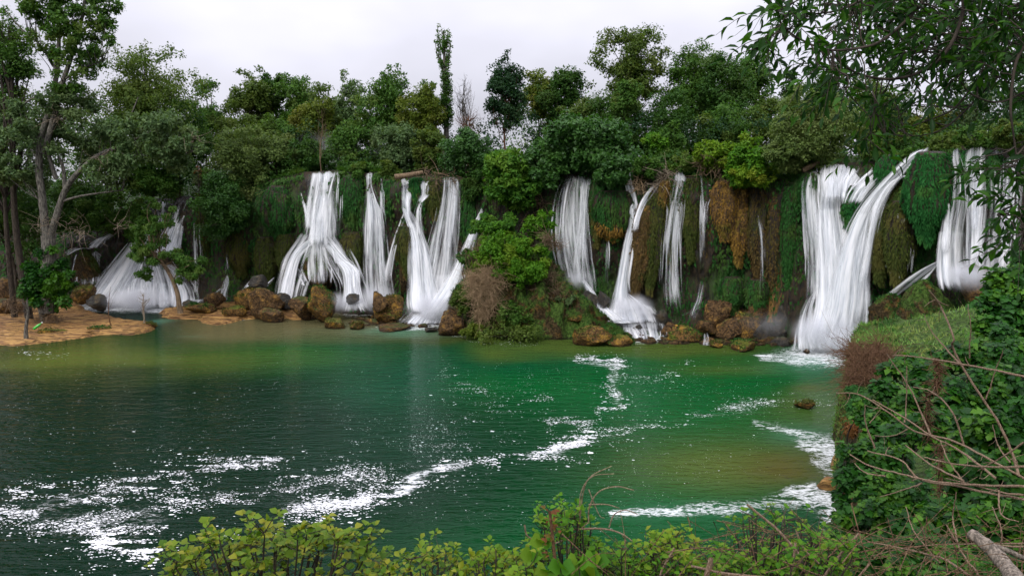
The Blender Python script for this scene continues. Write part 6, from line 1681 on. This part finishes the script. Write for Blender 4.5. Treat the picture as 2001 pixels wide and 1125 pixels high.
    shrub('green leafy cover under the brushwood near the glossy bush', 'bright', 1350, 1660, tab([(1350, 1070), (1450, 1065), (1560, 1050), (1660, 1030)]), 4.9, 70, .05, 308, 120, wid=.9, dens=6)
    # rusty shoot and big leaves
    r = np.random.default_rng(55); Dn = 4.3
    b = P(1088, 1300, Dn); root = empty('bramble', b, 'upright rust red bramble shoot with tattered leaves', 'bramble'); tb = Tubes()
    L = smoothline([b, P(1090, 1180, Dn), P(1083, 1080, Dn), P(1074, 998, Dn)], 16); tb.add(L, .014, .009, 7)
    a, f = tb.get(); _t2 = leaf_mat('shoot_rust', (.30, .09, .04), (.36, .12, .05)); part('stem', a, f, TWIGB, root, smooth=True)
    pos, yd, nr, sz = [], [], [], []
    for q in range(26):
        j = r.integers(8, 16); an = r.random() * 6.28; dv = np.array([math.cos(an), math.sin(an) * .6, r.uniform(-.3, .5)])
        pos.append(L[j] + dv * r.uniform(0, .05)); yd.append(dv); nr.append(np.array([0, -.5, 1.]) + r.normal(0, .3, 3)); sz.append(r.uniform(.025, .055))
    put_leaves(root, T_LOBE, LEAF['rust'], np.array(pos), np.array(yd), np.array(nr), np.array(sz) * .8, r.random(26), r.random(26), 14)
    b = P(1130, 1300, 4.1); root = empty('bramble', b, 'big fresh green bramble leaves at the very bottom edge', 'bramble')
    tb = Tubes(); pos, yd, nr, sz = [], [], [], []
    for q, (x, y) in enumerate([(1095, 1108), (1130, 1100), (1115, 1125), (1070, 1118), (1150, 1122), (1060, 1060), (1165, 1095), (1040, 1085)]):
        e = P(x, y, 4.1 + .05 * q); tb.add(smoothline([b, (b + e) / 2 + [.03, 0, .02], e], 6), .006, .003, 4)
        for an in (-.9, .1, 1.1):
            pos.append(e); yd.append(np.array([math.sin(an), -.5, math.cos(an) * .5])); nr.append(np.array([0, -.8, .8]) + r.normal(0, .15, 3)); sz.append(r.uniform(.07, .10))
    a, f = tb.get(); part('stems', a, f, BARKD, root)
    n = len(pos); put_leaves(root, T_LEAF, LEAF['bright'], np.array(pos), np.array(yd), np.array(nr), np.array(sz), r.random(n), r.random(n), 24, wid=1.6)
    # arching bare shoots
    root = empty('dead_branch', P(1110, 1125, 4.6), 'curved bare shoots arching over the climbing shrub', 'branch')
    for pts, w in [([(1110, 1080), (1130, 1030), (1140, 960), (1155, 930), (1195, 910)], 3.2), ([(1132, 1010), (1136, 960), (1158, 930), (1200, 925)], 2.6), ([(1150, 1020), (1152, 990), (1170, 960), (1205, 950), (1238, 957)], 3.4), ([(1150, 985), (1185, 985), (1210, 992)], 3),
                   ([(1190, 1030), (1200, 1005), (1222, 996), (1246, 1004)], 3), ([(1025, 1025), (1030, 1045), (1050, 1062), (1062, 1090)], 3.4), ([(1100, 1035), (1170, 1032), (1210, 1040), (1238, 1058)], 4.5), ([(1150, 955), (1170, 1004), (1182, 1012)], 2.4), ([(1060, 1070), (1110, 1050), (1150, 1020)], 3)]:
        L = smoothline([P(x, y, 4.6) for x, y in pts], 18); tb = Tubes(); tb.add(L, w * .5 / ppm(4.6), w * .28 / ppm(4.6), 6); a, f = tb.get(); part('twig', a, f, TWIGN, root, smooth=True)
    root = empty('dead_branch', P(1700, 1125, 4.6), 'stout broken twigs standing among the brushwood', 'branch')
    for pts, w in [([(1460, 985), (1490, 1010), (1520, 1035), (1560, 1080)], 6), ([(1680, 1040), (1640, 1085), (1600, 1140)], 6), ([(1555, 1060), (1545, 1125)], 6), ([(1555, 1035), (1570, 1070), (1600, 1100)], 4), ([(1390, 1090), (1380, 1125)], 12), ([(1318, 1070), (1295, 1110), (1285, 1140)], 5), ([(1350, 1105), (1420, 1120), (1500, 1128)], 6), ([(1700, 1100), (1670, 1135)], 5)]:
        L = smoothline([P(x, y, 4.5) for x, y in pts], 14); tb = Tubes(); tb.add(L, w * .42 / ppm(4.5), w * .5 / ppm(4.5), 7); a, f = tb.get(); part('twig', a, f, TWIGN, root, smooth=True)

    # ---- the overhanging tree
    r = np.random.default_rng(91)
    b = np.array([9.5, 6.5, 14.5])
    root = empty('overhanging_tree', b, 'leafy ash like tree hanging its drooping branches across the upper corner', 'tree')
    tb = Tubes(); tb.add(smoothline([b, b + [.2, 0, 3.5], b + [-.3, .1, 7]], 10), .28, .2, 10)
    a, f = tb.get(); part('trunk', a, f, BARK, root, smooth=True)
    limbs = [([(2300, -240), (1960, -160), (1890, -60), (1880, 30), (1850, 100), (1800, 140), (1740, 155), (1680, 145), (1640, 120), (1625, 100)], 7.5, 5.6),
             ([(2000, -150), (1850, -60), (1790, 20), (1730, 75), (1690, 92), (1620, 98), (1560, 75), (1530, 50), (1515, 20)], 6, 5.4),
             ([(2200, -120), (2040, 40), (1950, 110), (1900, 170), (1860, 215), (1800, 240), (1750, 258)], 5, 5.9),
             ([(2200, -60), (2040, 60), (1990, 110), (1975, 200), (1980, 260), (1990, 330)], 7, 5.2),
             ([(2250, 60), (2080, 140), (2001, 180), (1950, 200), (1900, 185), (1870, 150)], 5, 5.5),
             ([(1760, -60), (1700, -10), (1640, 20), (1580, 30), (1530, 50)], 4.5, 5.8), ([(2100, -30), (1960, 20), (1900, 60), (1830, 70)], 5, 6.2),
             ([(2100, 250), (2030, 260), (1990, 300), (1960, 330), (1920, 330)], 4, 5.4), ([(2100, 380), (2040, 400), (1990, 420), (1950, 420)], 3.5, 5.3),
             ([(1900, -80), (1800, -40), (1720, -10), (1650, 40), (1600, 70)], 4, 6.4), ([(1950, 150), (1860, 240), (1800, 265), (1730, 262)], 3.5, 6.0)]
    LP = []
    for pts, w, D in limbs:
        tb = Tubes(); L = smoothline([P(x, y, D + .0006 * max(0, x - 1800)) for x, y in pts], 7 * len(pts)); LP.append(L)
        tb.add(L, w * .62 / ppm(D), w * .2 / ppm(D), 7); a, f = tb.get(); part('branch', a, f, BARKD, root, smooth=True)
    LP = np.concatenate(LP)
    poly = np.array([(1500, -60), (1560, 20), (1545, 62), (1640, 95), (1590, 130), (1610, 165), (1690, 195), (1720, 235), (1790, 215), (1850, 180), (1930, 150), (1990, 190), (2040, 220), (2060, -80)], float)
    def inpoly(x, y):
        c = False
        for (x0, y0), (x1, y1) in zip(poly, np.roll(poly, -1, 0)):
            if (y0 > y) != (y1 > y) and x < (x1 - x0) * (y - y0) / (y1 - y0) + x0: c = not c
        return c
    starts = []
    while len(starts) < 470:
        x, y = r.uniform(1500, 2060), r.uniform(-70, 300)
        if inpoly(x, y) and r.random() < (.35 + .65 * sstep(1600, 1850, x) * sstep(240, 120, y)): starts.append((x, y, r.uniform(5.3, 7.6), None))
    for x, y, n_ in [(1505, 72, 3), (1500, 90, 2), (1560, 40, 5), (1540, 20, 4), (1600, 130, 3), (1630, 140, 4), (1500, 10, 2), (1960, 420, 3), (1990, 400, 4), (1985, 455, 3), (2000, 430, 3), (1935, 300, 2), (1950, 325, 4), (1990, 300, 4), (1990, 335, 4), (2010, 350, 3), (1995, 480, 3), (1700, 262, 4), (1640, 175, 4)]:
        for _ in range(n_): starts.append((x + r.normal(0, 7), y + r.normal(0, 7), r.uniform(5., 5.8), 1))
    pos, yd, nr, sz = [], [], [], []; tb = Tubes()
    for x, y, D, fl in starts:
        s = 1 / ppm(D); c = P(x, y, D)
        an = r.normal(.42, .55) if r.random() < .8 else r.normal(2.6, .4)
        d = norm(np.array([-math.cos(an), r.normal(0, .45), -math.sin(an)])); l = r.uniform(55, 105) * s
        e = c + d * l + np.array([0, 0, -.12 * l]); L = smoothline([c, c + d * l * .5 + np.array([0, 0, .05 * l]), e], 9)
        tb.add(L, .0035, .0015, 4)
        j = np.argmin(((LP - c) ** 2).sum(1)); q = LP[j]
        if np.linalg.norm(q - c) < 190 * s: tb.add(branch_pts(q, c, 6, .1, int(x * 7 + y) % 9999, -.02), .006, .0035, 4)
        k = r.integers(6, 9)
        for i in range(k + 1):
            t = .12 + .88 * i / k; pnt = L[min(8, int(t * 8))]; side = 1 if i % 2 else -1
            if i == k: dv = d
            else: dv = norm(d + side * np.array([-d[2], r.normal(0, .4), d[0]]) * r.uniform(.6, 1.1) + np.array([0, 0, -.25]))
            pos.append(pnt); yd.append(dv); nr.append(np.array([r.normal(0, .5), -.3 + r.normal(0, .5), 1.]) ); sz.append(r.uniform(17, 31) / ppm(5.9))
    a, f = tb.get(); part('twigs', a, f, BARKD, root, kind='stuff')
    n = len(pos); put_leaves(root, T_LEAF, LEAF['hang'], np.array(pos), np.array(yd), np.array(nr), np.array(sz), r.random(n), r.random(n), 300, wid=.42)
build_setting()
build_pool()
build_foam()
build_falls()
build_rocks()
build_draperies()
build_banks()
build_forest()
build_near_ground()
build_near_plants()
build_mist()
